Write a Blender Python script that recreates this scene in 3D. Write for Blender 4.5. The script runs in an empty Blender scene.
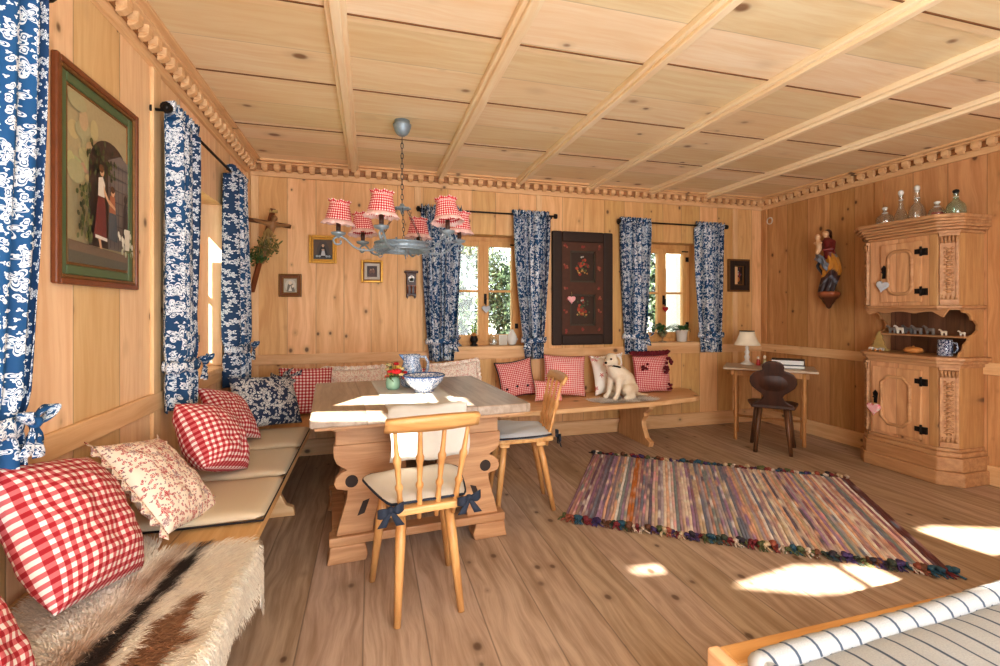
# Alpine parlour: pine panelled room with corner bench, table, cupboard and rag rug
WORLD = 3.0; SUN = 48.0; SUND = (.6, 1, -.70); EXPO = 0.12
LAMPS = [(('AREA', 'rear_fill', 120, (1.1, -1.25, 1.75), (.05, 1, -.05)), dict(size=2.4, color=(.86, .94, 1))),  # unseen fill lamps added behind the camera to brighten room and ceiling
         (('AREA', 'low_fill', 112, (.8, -1.1, .55), (.1, .75, .62)), dict(size=1.8, color=(.86, .94, 1)))]
import bpy, bmesh, math, random
from math import sin, cos, pi, radians, sqrt, floor, exp
from mathutils import Vector, Matrix, noise
C = bpy.context.scene.collection
R = random.Random(7)
XL, XR, YB, HC = -.98, 4.29, 4.34, 2.5

# ------------------------------------------------------------------ mesh helper
class G:
    def __init__(s):
        s.bm = bmesh.new(); s.uv = s.bm.loops.layers.uv.new('UVMap'); s.col = {}
    def face(s, vs, mi=0, uvs=None, smooth=False):
        try: f = s.bm.faces.new(vs)
        except ValueError: return None
        f.material_index = mi; f.smooth = smooth
        if uvs:
            for l, q in zip(f.loops, uvs): l[s.uv].uv = q
        return f
    def v(s, p): return s.bm.verts.new(p)
    def poly(s, pts, mi=0):
        return s.face([s.v(p) for p in pts], mi, [(p[0], p[2]) for p in pts])
    def box(s, x0, x1, y0, y1, z0, z1, mi=0, M=None):
        P = [Vector((x, y, z)) for z in (z0, z1) for y in (y0, y1) for x in (x0, x1)]
        if M: P = [M @ p for p in P]
        V = [s.v(p) for p in P]
        for q in ((0,2,3,1),(4,5,7,6),(0,1,5,4),(2,6,7,3),(0,4,6,2),(1,3,7,5)):
            s.face([V[i] for i in q], mi)
        return s
    def prism(s, pts, plane, lo, hi, mi=0, M=None):
        def m(p, h):
            if plane == 'xz': q = Vector((p[0], h, p[1]))
            elif plane == 'yz': q = Vector((h, p[0], p[1]))
            else: q = Vector((p[0], p[1], h))
            return M @ q if M else q
        A = [s.v(m(p, lo)) for p in pts]; B = [s.v(m(p, hi)) for p in pts]
        s.face(A, mi); s.face(B[::-1], mi)
        n = len(pts)
        for i in range(n): s.face([A[i], A[(i+1) % n], B[(i+1) % n], B[i]], mi)
        return s
    def tube(s, pts, r, seg=8, mi=0, closed=False, flat=1.0):
        pts = [Vector(p) for p in pts]; n = len(pts)
        rr = r if isinstance(r, (list, tuple)) else [r]*n
        rings = []; up = None; L = 0
        for i, p in enumerate(pts):
            a = pts[i-1] if (i or closed) else p; b = pts[(i+1) % n] if (i < n-1 or closed) else p
            t = (b-a)
            t = t.normalized() if t.length > 1e-9 else Vector((0, 0, 1))
            if up is None:
                up = Vector((0, 0, 1)) if abs(t.z) < .9 else Vector((1, 0, 0))
            x = t.cross(up)
            if x.length < 1e-6: x = t.cross(Vector((.3, 1, .2)))
            x.normalize(); y = x.cross(t).normalized(); up = y
            if i: L += (p-pts[i-1]).length
            rings.append(([s.v(p + (x*cos(2*pi*k/seg) + y*sin(2*pi*k/seg)*flat)*max(rr[i], 1e-4)) for k in range(seg)], L))
        m = n if closed else n-1
        for i in range(m):
            (a, la), (b, lb) = rings[i], rings[(i+1) % n]
            for k in range(seg):
                k2 = (k+1) % seg
                s.face([a[k], a[k2], b[k2], b[k]], mi, [(k/seg*.2, la), ((k+1)/seg*.2, la), ((k+1)/seg*.2, lb), (k/seg*.2, lb)], True)
        if not closed:
            s.face(rings[0][0][::-1], mi); s.face(rings[-1][0], mi)
        return s
    def lathe(s, prof, c=(0, 0, 0), seg=20, mi=0, M=None, cap=True, us=.3):
        c = Vector(c); rings = []
        for r, z in prof:
            ring = []
            for k in range(seg):
                p = Vector((r*cos(2*pi*k/seg), r*sin(2*pi*k/seg), z))
                if M: p = M @ p
                ring.append(s.v(p + c))
            rings.append(ring)
        for i in range(len(prof)-1):
            a, b = rings[i], rings[i+1]
            for k in range(seg):
                k2 = (k+1) % seg
                s.face([a[k], a[k2], b[k2], b[k]], mi, [(k/seg*us, prof[i][1]), ((k+1)/seg*us, prof[i][1]), ((k+1)/seg*us, prof[i+1][1]), (k/seg*us, prof[i+1][1])], True)
        if cap:
            s.face(rings[0][::-1], mi); s.face(rings[-1], mi)
        return s
    def grid(s, fn, nu, nv, mi=0, uv=None, smooth=True, closeu=False):
        V = [[s.v(fn(i/nu, j/nv)) for i in range(nu + (0 if closeu else 1))] for j in range(nv+1)]
        uv = uv or (lambda a, b: (a, b))
        for j in range(nv):
            for i in range(nu):
                i2 = (i+1) % nu if closeu else i+1
                s.face([V[j][i], V[j][i2], V[j+1][i2], V[j+1][i]], mi,
                       [uv(i/nu, j/nv), uv((i+1)/nu, j/nv), uv((i+1)/nu, (j+1)/nv), uv(i/nu, (j+1)/nv)], smooth)
        return V
    def ball(s, c, r, seg=12, mi=0, sc=(1, 1, 1), M=None):
        c = Vector(c); n = seg//2; rings = []
        def m(p):
            p = Vector((p[0]*sc[0]*r, p[1]*sc[1]*r, p[2]*sc[2]*r))
            return (M @ p if M else p) + c
        top = s.v(m((0, 0, 1))); bot = s.v(m((0, 0, -1)))
        for j in range(1, n):
            th = pi*j/n
            rings.append([s.v(m((sin(th)*cos(2*pi*k/seg), sin(th)*sin(2*pi*k/seg), cos(th)))) for k in range(seg)])
        for k in range(seg):
            k2 = (k+1) % seg
            s.face([top, rings[0][k], rings[0][k2]], mi, [(.31, .02)]*3, True)
            s.face([bot, rings[-1][k2], rings[-1][k]], mi, [(.31, .02)]*3, True)
            for j in range(n-2): s.face([rings[j][k], rings[j+1][k], rings[j+1][k2], rings[j][k2]], mi, [(.31, .02)]*4, True)
        return s
    def setcol(s, c, vs=None):
        for q in (vs if vs is not None else s.bm.verts):
            if q not in s.col: s.col[q] = c
    def build(s, name, mats, parent=None, bev=0, recenter=None, sub=0, solid=0, cat=None, label=None, group=None, kind=None, normals=True, smooth=False):
        bm = s.bm
        if normals: bmesh.ops.recalc_face_normals(bm, faces=bm.faces[:])
        bm.verts.index_update()
        cols = None
        if s.col:
            cols = [(.5, .5, .5, 1)]*len(bm.verts)
            for q, c in s.col.items(): cols[q.index] = (*c, 1)
        off = Vector((0, 0, 0))
        if recenter is None: recenter = parent is None and kind != 'structure'
        if recenter and len(bm.verts):
            lo = [min(q.co[i] for q in bm.verts) for i in range(3)]; hi = [max(q.co[i] for q in bm.verts) for i in range(3)]
            off = Vector(((lo[0]+hi[0])/2, (lo[1]+hi[1])/2, lo[2]))
            for q in bm.verts: q.co -= off
        if smooth:
            for f in bm.faces: f.smooth = True
        me = bpy.data.meshes.new(name); bm.to_mesh(me); bm.free()
        if cols:
            at = me.attributes.new('Col', 'FLOAT_COLOR', 'POINT')
            for i, c in enumerate(cols): at.data[i].color = c
        for m in (mats if isinstance(mats, (list, tuple)) else [mats]): me.materials.append(m)
        o = bpy.data.objects.new(name, me); C.objects.link(o); o.location = off
        if parent: o.parent = parent
        if bev:
            b = o.modifiers.new('b', 'BEVEL'); b.width = bev; b.segments = 2; b.limit_method = 'ANGLE'; b.angle_limit = radians(40)
        if solid:
            b = o.modifiers.new('s', 'SOLIDIFY'); b.thickness = solid; b.offset = 0
        if sub:
            b = o.modifiers.new('u', 'SUBSURF'); b.levels = sub; b.render_levels = sub
        tag(o, label, cat, group, kind)
        return o

def tag(o, label=None, cat=None, group=None, kind=None):
    if label: o['label'] = label
    if cat: o['category'] = cat
    if group: o['group'] = group
    if kind: o['kind'] = kind
    return o
def empty(name, loc, label=None, cat=None, group=None, rz=0, kind=None):
    o = bpy.data.objects.new(name, None); C.objects.link(o); o.location = loc; o.rotation_euler = (0, 0, rz)
    o.empty_display_size = .05
    return tag(o, label, cat, group, kind)
def copy_tree(o, parent=None):
    c = o.copy(); C.objects.link(c)
    if parent: c.parent = parent
    for ch in list(o.children): copy_tree(ch, c)
    return c
def skinmesh(name, verts, edges, radii, root, mat, parent=None, sub=2, color=None, vox=0):
    """one continuous body: tapered limbs along the skeleton edges fused into a single skin"""
    g = G()
    for a, b in edges:
        A, B = Vector(verts[a]), Vector(verts[b]); ra, rb = radii[a], radii[b]
        n = max(2, int((B-A).length/(min(ra, rb)*.35))+1)
        for k in range(n+1):
            t = k/n; g.ball(A+(B-A)*t, ra+(rb-ra)*t, 14)
    vox = vox or max(.0012, min(radii)*.34)
    me = bpy.data.meshes.new(name); g.bm.to_mesh(me); g.bm.free()
    o = bpy.data.objects.new(name, me); C.objects.link(o)
    b = o.modifiers.new('r', 'REMESH'); b.mode = 'VOXEL'; b.voxel_size = vox
    b = o.modifiers.new('m', 'SMOOTH'); b.factor = .5; b.iterations = 7
    bpy.context.view_layer.update()
    ev = o.evaluated_get(bpy.context.evaluated_depsgraph_get())
    nm = bpy.data.meshes.new_from_object(ev)
    bpy.data.objects.remove(o); bpy.data.meshes.remove(me)
    for p in nm.polygons: p.use_smooth = True
    nm.materials.clear(); nm.materials.append(mat)
    if color:
        at = nm.attributes.new('Col', 'FLOAT_COLOR', 'POINT')
        for i, v in enumerate(nm.vertices): at.data[i].color = (*color(v.co), 1)
    o = bpy.data.objects.new(name, nm); C.objects.link(o)
    if parent: o.parent = parent
    return o
def RZ(a): return Matrix.Rotation(a, 4, 'Z')
def RX(a): return Matrix.Rotation(a, 4, 'X')
def RY(a): return Matrix.Rotation(a, 4, 'Y')
def T(*p): return Matrix.Translation(p)

# ------------------------------------------------------------------ materials
def srgb(r, g=None, b=None):
    if isinstance(r, (tuple, list)): r, g, b = r
    f = lambda c: (c/255/12.92 if c/255 <= .04045 else ((c/255+.055)/1.055)**2.4)
    return (f(r), f(g), f(b))
class NT:
    def __init__(s, name, rough=.6, **kw):
        s.m = bpy.data.materials.new(name); s.m.use_nodes = True; s.t = s.m.node_tree
        s.p = s.t.nodes['Principled BSDF']; s.p.inputs['Roughness'].default_value = rough
        for k, v in kw.items(): s.set(s.p, k, v)
    def set(s, n, k, v):
        i = n.inputs[k]
        if hasattr(v, 'is_output') or isinstance(v, bpy.types.NodeSocket): s.t.links.new(v, i)
        else:
            if isinstance(v, (tuple, list)) and len(v) == 3 and i.type == 'RGBA': v = (*v, 1)
            i.default_value = v
    def n(s, typ, props=None, out=0, **ins):
        n = s.t.nodes.new('ShaderNode'+typ)
        for k, v in (props or {}).items(): setattr(n, k, v)
        for k, v in ins.items():
            key = int(k[1:]) if k[0] == 'i' and k[1:].isdigit() else k.replace('_', ' ')
            s.set(n, key, v)
        return n.outputs[out]
    def math(s, op, a, b=0, c=0): return s.n('Math', {'operation': op}, i0=a, i1=b, i2=c)
    def mix(s, f, a, b, mode='MIX'):
        return s.n('Mix', {'data_type': 'RGBA', 'blend_type': mode}, out=2, i0=f, i6=a, i7=b)
    def ramp(s, f, stops, interp='LINEAR'):
        n = s.t.nodes.new('ShaderNodeValToRGB'); n.color_ramp.interpolation = interp
        e = n.color_ramp.elements
        while len(e) < len(stops): e.new(.5)
        for el, (p, c) in zip(e, stops):
            el.position = p; el.color = (*c, 1) if len(c) == 3 else c
        s.t.links.new(f, n.inputs[0]); return n.outputs[0]
    def sm(s, x, a, b): return s.n('MapRange', {'interpolation_type': 'SMOOTHSTEP'}, i0=x, i1=a, i2=b, i3=0.0, i4=1.0)
    def col(s, c): s.set(s.p, 'Base Color', c)
    def bump(s, h, st=.2, d=.01):
        s.set(s.p, 'Normal', s.n('Bump', Strength=st, Distance=d, Height=h))

def flat(name, c, rough=.6, metal=0, var=.12, sc=30, bump=0, **kw):
    t = NT(name, rough, Metallic=metal, **kw); c = srgb(c)
    tc = t.n('TexCoord', out=3)
    nz = t.n('TexNoise', Vector=tc, Scale=sc, Detail=3)
    t.col(t.mix(nz, tuple(x*(1-var) for x in c), tuple(min(1, x*(1+var)) for x in c)))
    if bump: t.bump(nz, bump, .004)
    return t.m
def wood(name, light, dark, grain='z', board=None, w='x', knots=0, rough=.55, seam=.45, gs=1.0, bvar=.16, knotc=(70, 38, 18), warm=None, off=0.0):
    t = NT(name, rough); light, dark = srgb(light), srgb(dark)
    sx = t.n('SeparateXYZ', i0=t.n('TexCoord', out=3)).node.outputs
    ax = dict(x=sx[0], y=sx[1], z=sx[2]); o = [a for a in 'xyz' if a != grain and a != w][0]
    W, Gr, O = ax[w], ax[grain], ax[o]
    if board:
        q = t.math('DIVIDE', t.math('ADD', W, 20+off), board); bid = t.math('FLOOR', q)
        fr = t.math('SUBTRACT', q, bid)
        rnd = t.n('TexWhiteNoise', {'noise_dimensions': '1D'}, W=bid)
    else: rnd = t.math('MULTIPLY', 0.5, 1.0); fr = None
    gsh = t.math('ADD', Gr, t.math('MULTIPLY', rnd, 13.0))
    vec = t.n('CombineXYZ', i0=t.math('MULTIPLY', W, 26*gs), i1=t.math('MULTIPLY', gsh, 1.6*gs), i2=t.math('MULTIPLY', O, 26*gs))
    dis = t.n('TexNoise', Vector=t.n('CombineXYZ', i0=t.math('MULTIPLY', W, 5.), i1=t.math('MULTIPLY', gsh, 1.8), i2=O), Scale=1.0, Detail=2)
    vec = t.n('VectorMath', {'operation': 'ADD'}, i0=vec, i1=t.n('CombineXYZ', i0=t.math('MULTIPLY', dis, 3.0)))
    gr = t.n('TexNoise', Vector=vec, Scale=1.0, Detail=5, Roughness=.65)
    c = t.mix(t.sm(gr, .3, .72), light, dark)
    big = t.n('TexNoise', Vector=t.n('CombineXYZ', i0=t.math('MULTIPLY', W, 2.), i1=t.math('MULTIPLY', gsh, .7), i2=O), Scale=1.5, Detail=3)
    c = t.mix(t.math('MULTIPLY', t.sm(big, .4, .75), .4), c, tuple(x*y for x, y in zip(dark, (.95, .88, .8))))
    if board:
        tone = t.math('ADD', 1-bvar, t.math('MULTIPLY', rnd, 2*bvar))
        c = t.mix(1.0, c, t.n('CombineColor', i0=tone, i1=tone, i2=t.math('MULTIPLY', tone, tone)), 'MULTIPLY')
    if knots:
        kv = t.n('CombineXYZ', i0=t.math('MULTIPLY', W, 8.2*knots), i1=t.math('MULTIPLY', gsh, 6.0*knots), i2=t.math('MULTIPLY', O, 1.))
        vo = t.t.nodes.new('ShaderNodeTexVoronoi'); t.t.links.new(kv, vo.inputs['Vector']); vo.inputs['Scale'].default_value = 1
        rc = t.n('SeparateColor', i0=vo.outputs['Color']).node.outputs
        on = t.math('GREATER_THAN', rc[0], .22)
        size = t.math('MULTIPLY', t.math('ADD', rc[1], .45), .115)
        k = t.math('SUBTRACT', 1.0, t.sm(t.math('DIVIDE', vo.outputs['Distance'], size), .45, 1.1))
        halo = t.math('SUBTRACT', 1.0, t.sm(t.math('DIVIDE', vo.outputs['Distance'], size), .6, 2.4))
        c = t.mix(t.math('MULTIPLY', t.math('MULTIPLY', halo, on), .45), c, tuple(x*.75 for x in dark))
        c = t.mix(t.math('MULTIPLY', t.math('MULTIPLY', k, on), .8), c, srgb(knotc))
    if board:
        e = t.math('ABSOLUTE', t.math('SUBTRACT', fr, .5))
        sm_ = t.sm(e, .5-.0045/board, .5-.001/board)
        c = t.mix(t.math('MULTIPLY', sm_, seam), c, tuple(x*.25 for x in dark))
        t.bump(t.math('SUBTRACT', t.math('MULTIPLY', gr, .25), sm_), .25, .004)
    else: t.bump(gr, .15, .003)
    t.col(c); return t.m
def gingham(name, c=(162, 24, 36), mid=(200, 104, 106), base=(232, 220, 212), sq=.013):
    t = NT(name, .85); s_ = t.n('SeparateXYZ', i0=t.n('TexCoord', out=2)).node.outputs
    def st(a): return t.math('GREATER_THAN', t.math('FRACT', t.math('ADD', t.math('DIVIDE', a, 2*sq), 100.0)), .5)
    k = t.math('MULTIPLY', t.math('ADD', st(s_[0]), st(s_[1])), .5)
    t.col(t.ramp(k, [(0, srgb(base)), (.4, srgb(mid)), (.8, srgb(c))], 'CONSTANT'))
    nz = t.n('TexNoise', Vector=t.n('TexCoord', out=2), Scale=220.0); t.bump(nz, .15, .002)
    return t.m
def floral(name, bg, fg, sc=9.0, size=.44, leaf=True, fg2=None, bg2=None, dens=.15, rough=.8, border=None):
    """printed flowers and sprigs on cloth (UV in metres)"""
    t = NT(name, rough); uv = t.n('TexCoord', out=2); bg, fg = srgb(bg), srgb(fg)
    wob = t.n('TexNoise', Vector=uv, Scale=sc*2.2, Detail=1)
    col = bg if not bg2 else t.mix(t.n('TexNoise', Vector=uv, Scale=3.0), bg, srgb(bg2))
    def layer(scale, size, petals, thr, rings, off):
        vo = t.t.nodes.new('ShaderNodeTexVoronoi'); vo.inputs['Scale'].default_value = scale; vo.inputs['Randomness'].default_value = .75
        vo.voronoi_dimensions = '2D'
        uo = t.n('VectorMath', {'operation': 'ADD'}, i0=uv, i1=(off, off*.7, 0))
        t.t.links.new(uo, vo.inputs['Vector'])
        dv = t.n('VectorMath', {'operation': 'SUBTRACT'}, i0=uo, i1=vo.outputs['Position'])
        s_ = t.n('SeparateXYZ', i0=dv).node.outputs
        ang = t.math('ARCTAN2', s_[1], s_[0])
        rc = t.n('SeparateColor', i0=vo.outputs['Color']).node.outputs
        pet = t.math('ADD', .7, t.math('MULTIPLY', t.math('COSINE', t.math('ADD', t.math('MULTIPLY', ang, petals), t.math('MULTIPLY', rc[0], 6.0))), .3))
        r = t.math('DIVIDE', t.math('ADD', vo.outputs['Distance'], t.math('MULTIPLY', t.math('SUBTRACT', wob, .5), .12)), t.math('MULTIPLY', pet, size))
        ins = t.math('LESS_THAN', r, 1.0)
        if rings:
            rg = t.math('GREATER_THAN', t.math('SINE', t.math('MULTIPLY', r, rings)), -.45)
            ins = t.math('MULTIPLY', ins, rg)
        return t.math('MULTIPLY', ins, t.math('GREATER_THAN', rc[2], thr)), rc
    m1, rc = layer(sc, size, 5.0, dens, 15.0, 0)
    m2, rc2 = layer(sc*2.3, .4, 2.0, .25, 9.0, 3.3)
    m3, _ = layer(sc*3.6, .3, 3.0, .35, 0, 7.1)
    f2 = srgb(fg2) if fg2 else fg
    if leaf:
        col = t.mix(m3, col, f2); col = t.mix(m2, col, fg)
    col = t.mix(m1, col, fg if not fg2 else t.mix(t.math('GREATER_THAN', rc[1], .5), fg, f2))
    if border:
        s_ = t.n('SeparateXYZ', i0=uv).node.outputs
        e = t.math('LESS_THAN', s_[0], border)
        mb, _ = layer(sc*2.0, .5, 5.0, 0, 17.0, 1.9)
        col = t.mix(e, col, t.mix(mb, bg, fg))
    t.col(col)
    t.bump(t.n('TexNoise', Vector=uv, Scale=300.0), .12, .002)
    return t.m
def vcol(name, rough=.8, bump=0, **kw):
    t = NT(name, rough, **kw)
    a = t.n('Attribute', {'attribute_name': 'Col'})
    nz = t.n('TexNoise', Vector=t.n('TexCoord', out=3), Scale=90.0, Detail=2)
    t.col(t.mix(t.math('MULTIPLY', nz, .35), a, t.mix(1.0, a, (.55, .5, .45), 'MULTIPLY')))
    if bump: t.bump(nz, bump, .004)
    return t.m
def glass(name, tint=(1, 1, 1), refl=.12, rough=.03, dens=.0):
    t = NT(name); tr = t.n('BsdfTransparent', Color=tint); gl = t.n('BsdfGlossy', Roughness=rough)
    lw = t.n('LayerWeight', out=1, Blend=.25)
    f = t.math('MAXIMUM', t.math('MULTIPLY', lw, .7), refl*.4)
    mx = t.n('MixShader', i0=f, i1=tr, i2=gl)
    if dens: mx = t.n('MixShader', i0=dens, i1=mx, i2=t.n('BsdfDiffuse', Color=(.75, .8, .8, 1)))
    t.t.links.new(mx, t.t.nodes['Material Output'].inputs[0]); return t.m


M = {}
M['wall_b'] = wood('pine_boards_back', (232, 190, 136), (210, 160, 106), 'z', .23, 'x', knots=1.0)
M['wall_l'] = wood('pine_boards_left', (238, 206, 162), (222, 182, 136), 'z', .31, 'y', knots=.9, off=.07)
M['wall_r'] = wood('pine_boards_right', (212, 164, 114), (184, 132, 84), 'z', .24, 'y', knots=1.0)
M['trim_x'] = wood('pine_rail_back', (230, 192, 146), (212, 166, 118), 'x', None, 'z', knots=.8)
M['trim_y'] = wood('pine_rail_side', (234, 198, 152), (214, 170, 122), 'y', None, 'z', knots=.8)
M['trim_z'] = wood('pine_batten', (234, 200, 154), (216, 174, 126), 'z', None, 'x')
M['ceil'] = wood('pine_ceiling_boards', (246, 228, 196), (236, 208, 166), 'x', .335, 'y', knots=.55, seam=.3, off=.02, bvar=.09, knotc=(120, 72, 40))
M['beam'] = wood('pine_ceiling_beam', (247, 230, 198), (239, 212, 172), 'y', None, 'x')
M['floor'] = wood('worn_floor_planks', (194, 172, 152), (150, 126, 104), 'y', .235, 'x', knots=.9, rough=.5, bvar=.08, seam=.5, knotc=(80, 54, 36))
M['sill'] = wood('pale_window_sill', (236, 200, 156), (214, 172, 122), 'x', None, 'y')
M['win'] = wood('window_frame_pine', (222, 174, 112), (200, 146, 86), 'z', None, 'x')
M['bench'] = wood('pine_bench', (232, 194, 146), (212, 166, 116), 'x', None, 'y', knots=.8)
M['benchy'] = wood('pine_bench_side', (234, 196, 148), (214, 168, 118), 'y', .28, 'x', knots=.8)
M['pine'] = wood('pine_furniture', (218, 176, 128), (190, 144, 96), 'z', None, 'x', knots=.8)
M['cab'] = wood('old_pine_cupboard', (210, 166, 118), (180, 132, 88), 'z', .21, 'y', knots=.9, seam=.25)
M['cabd'] = wood('old_pine_moulding', (200, 156, 112), (168, 122, 82), 'y', None, 'z')
M['cabin'] = wood('shadowed_pine_boards', (128, 88, 60), (98, 64, 42), 'z', .12, 'y')  # darker copy of the cupboard pine, niche shade put into its colour
M['table'] = wood('weathered_table_planks', (180, 164, 146), (142, 124, 106), 'y', .27, 'x', rough=.4, bvar=.05, seam=.4)
M['tleg'] = wood('worn_table_trestle', (202, 158, 116), (168, 122, 84), 'x', None, 'z', knots=.7)
M['chair'] = wood('honey_chair_wood', (222, 174, 114), (192, 138, 82), 'z', None, 'x', rough=.4)
M['chairrail'] = wood('honey_chair_rail', (222, 176, 116), (196, 142, 86), 'x', None, 'z', rough=.4)
M['dark'] = wood('dark_walnut', (78, 42, 24), (44, 22, 12), 'z', None, 'x', rough=.42)
M['darkleg'] = wood('brown_leg_wood', (116, 78, 50), (80, 50, 30), 'z', None, 'x', rough=.4)
M['desk'] = wood('pale_desk_top', (204, 186, 164), (168, 146, 122), 'x', None, 'y', rough=.4)
M['deskleg'] = wood('desk_leg_pine', (200, 146, 88), (166, 112, 62), 'z', None, 'x')
M['bed'] = wood('bed_rail_pine', (222, 172, 112), (196, 144, 86), 'x', None, 'z')
M['gold'] = flat('gilt_frame', (206, 160, 74), .35, .55, var=.25, sc=60)
M['golddark'] = flat('antique_gilt', (128, 88, 44), .4, .4, var=.35, sc=80)
M['brownframe'] = flat('brown_frame', (120, 66, 34), .4, var=.25)
M['greenframe'] = flat('green_frame_slip', (84, 100, 66), .5, var=.2)
M['iron'] = flat('black_iron', (30, 27, 26), .45, .6)
M['steel'] = flat('grey_blue_wrought_iron', (142, 156, 166), .45, .35, var=.3, sc=60)
M['chain'] = flat('grey_chain_metal', (88, 86, 84), .4, .6)
M['candle'] = flat('brown_candle_sleeve', (72, 40, 26), .5)
M['ging'] = gingham('red_gingham'); M['gingb'] = gingham('large_red_gingham', (158, 24, 36), (198, 102, 104), (230, 216, 206), sq=.0128)
M['gings'] = gingham('fine_red_gingham', (196, 52, 58), (230, 150, 146), sq=.010)
M['gingf'] = gingham('dense_red_gingham', (178, 26, 42), (212, 116, 120), sq=.0095)
M['gingshade'] = gingham('lamp_shade_gingham', (176, 14, 28), (214, 86, 90), (244, 228, 220), sq=.0075)
M['rufflew'] = flat('white_red_ruffle', (238, 196, 190), .9, var=.3, sc=150)
M['blue'] = floral('blue_floral_cloth', (24, 58, 94), (222, 226, 230), 12., .47, bg2=(30, 88, 134), border=.17)
M['bluebig'] = floral('large_blue_floral_cloth', (24, 64, 106), (226, 230, 234), 14.0, .44, bg2=(28, 98, 152), border=.11)
M['bluecush'] = floral('navy_floral_cloth', (24, 42, 72), (200, 198, 194), 11., .46)
M['floralred'] = floral('cream_floral_cloth', (238, 222, 204), (176, 60, 66), 20., .36, fg2=(150, 120, 124), dens=.45)
M['floralpale'] = floral('white_sprig_cloth', (244, 236, 226), (218, 172, 164), 22., .33, fg2=(206, 192, 184), dens=.68)
M['hearts'] = floral('white_red_spot_cloth', (244, 238, 230), (190, 30, 44), 14., .36, fg2=(196, 70, 90), dens=.35, leaf=False)
M['pad'] = flat('beige_pad_cloth', (204, 188, 162), .9, var=.06, sc=300, bump=.2)
M['white'] = flat('white_linen', (206, 201, 192), .85, var=.04, sc=40, bump=.15)
M['cream'] = flat('cream_cushion', (204, 198, 188), .9, var=.05, sc=200, bump=.15)
M['greycush'] = flat('pale_grey_cushion', (196, 202, 210), .9, var=.05, sc=200, bump=.15)
M['navy'] = flat('navy_ribbon', (38, 46, 62), .8)
M['blackcloth'] = flat('black_piping', (32, 28, 32), .8)
M['darkred'] = flat('dark_red_wool', (96, 14, 28), .9, var=.3, sc=80)
M['pink'] = gingham('pink_gingham_heart', (226, 120, 140), (240, 180, 186), sq=.006)
M['porc'] = flat('white_porcelain', (220, 218, 212), .2, var=.03)
M['bluewhite'] = floral('blue_white_glaze', (240, 240, 240), (48, 96, 152), 55., .62, leaf=True, dens=.05, rough=.15)
M['bluejug'] = floral('blue_spattered_jug_glaze', (58, 100, 150), (222, 230, 240), 60., .55, dens=.05, rough=.15)
M['dent'] = wood('shadowed_dentil_band', (172, 124, 78), (146, 100, 60), 'x', None, 'z')  # darker pine puts the shade between the teeth into the colour
M['batten_shade'] = flat('batten_joint_shadow', (120, 78, 44), .8)  # dark strip paints the shadow line along each batten joint
M['bluepot'] = floral('blue_pottery_glaze', (24, 40, 84), (200, 210, 226), 40., .42, rough=.15)
M['vcol'] = vcol('painted_colours', .75); M['paint'] = vcol('oil_paint', .45, .1)
M['carved'] = vcol('carved_and_painted_wood', .38, .2)
M['leafg'] = flat('green_leaves', (62, 98, 46), .5, var=.4, sc=40)
M['herb'] = flat('dried_herbs', (112, 112, 62), .8, var=.4, sc=60)
M['straw'] = flat('dried_stalks', (178, 150, 92), .8, var=.3)
M['glass'] = glass('window_glass', (.97, .99, .98)); M['bottle'] = glass('clear_bottle_glass', (.95, .97, .96), .25, dens=.03)
M['greenglass'] = glass('green_tint_glass', (.84, .94, .88), .25, dens=.04)
M['red'] = flat('deep_red', (170, 24, 32), .6); M['greyheart'] = flat('grey_felt_heart', (188, 194, 204), .8)
M['lampshade'] = flat('cream_lamp_shade', (232, 222, 200), .85, var=.05)
M['paper'] = flat('book_pages', (236, 236, 232), .8, var=.06, sc=200); M['cover'] = flat('dark_book_cover', (34, 32, 36), .5)
M['bluecover'] = flat('blue_grey_book_cover', (70, 84, 104), .5)
M['brass'] = flat('old_brass', (160, 120, 60), .35, .7)
M['bun'] = flat('baked_bun', (196, 132, 68), .6, var=.3, sc=40)
M['plaster'] = flat('white_plaster', (236, 234, 228), .9, var=.04)
M['darkpaint'] = flat('dark_brown_paint', (46, 29, 20), .65, var=.25, sc=20)
M['midpaint'] = flat('faded_brown_paint', (78, 45, 28), .65, var=.3, sc=25)
# ------------------------------------------------------------------ room shell
def wall_holes(g, axis, p0, p1, a0, a1, z0, z1, holes):
    """solid wall between p0 and p1 (thickness axis) with rectangular holes [(h0,h1,zl,zh)]"""
    def bx(b0, b1, zl, zh):
        if b1-b0 < 1e-4 or zh-zl < 1e-4: return
        if axis == 'x': g.box(b0, b1, p0, p1, zl, zh)
        else: g.box(p0, p1, b0, b1, zl, zh)
    cur = a0
    for h0, h1, zl, zh in sorted(holes):
        bx(cur, h0, z0, z1); bx(h0, h1, z0, zl); bx(h0, h1, zh, z1); cur = h1
    bx(cur, a1, z0, z1)
HEAD = 1.97
WB = [(.69, 1.46, .90, HEAD), (2.72, 3.45, .90, HEAD)]
WL = [(.45, 1.25, .867, HEAD), (2.70, 3.62, .867, HEAD)]
Y0 = -1.55
g = G(); wall_holes(g, 'x', YB, YB+.26, XL-.26, XR+.2, -.1, HC+.1, WB); g.build('wall_back', M['wall_b'], kind='structure')
g = G(); wall_holes(g, 'y', XL-.26, XL, 1.40, YB, -.1, HC+.1, WL[1:]); g.build('wall_left', M['wall_l'], kind='structure')
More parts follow.
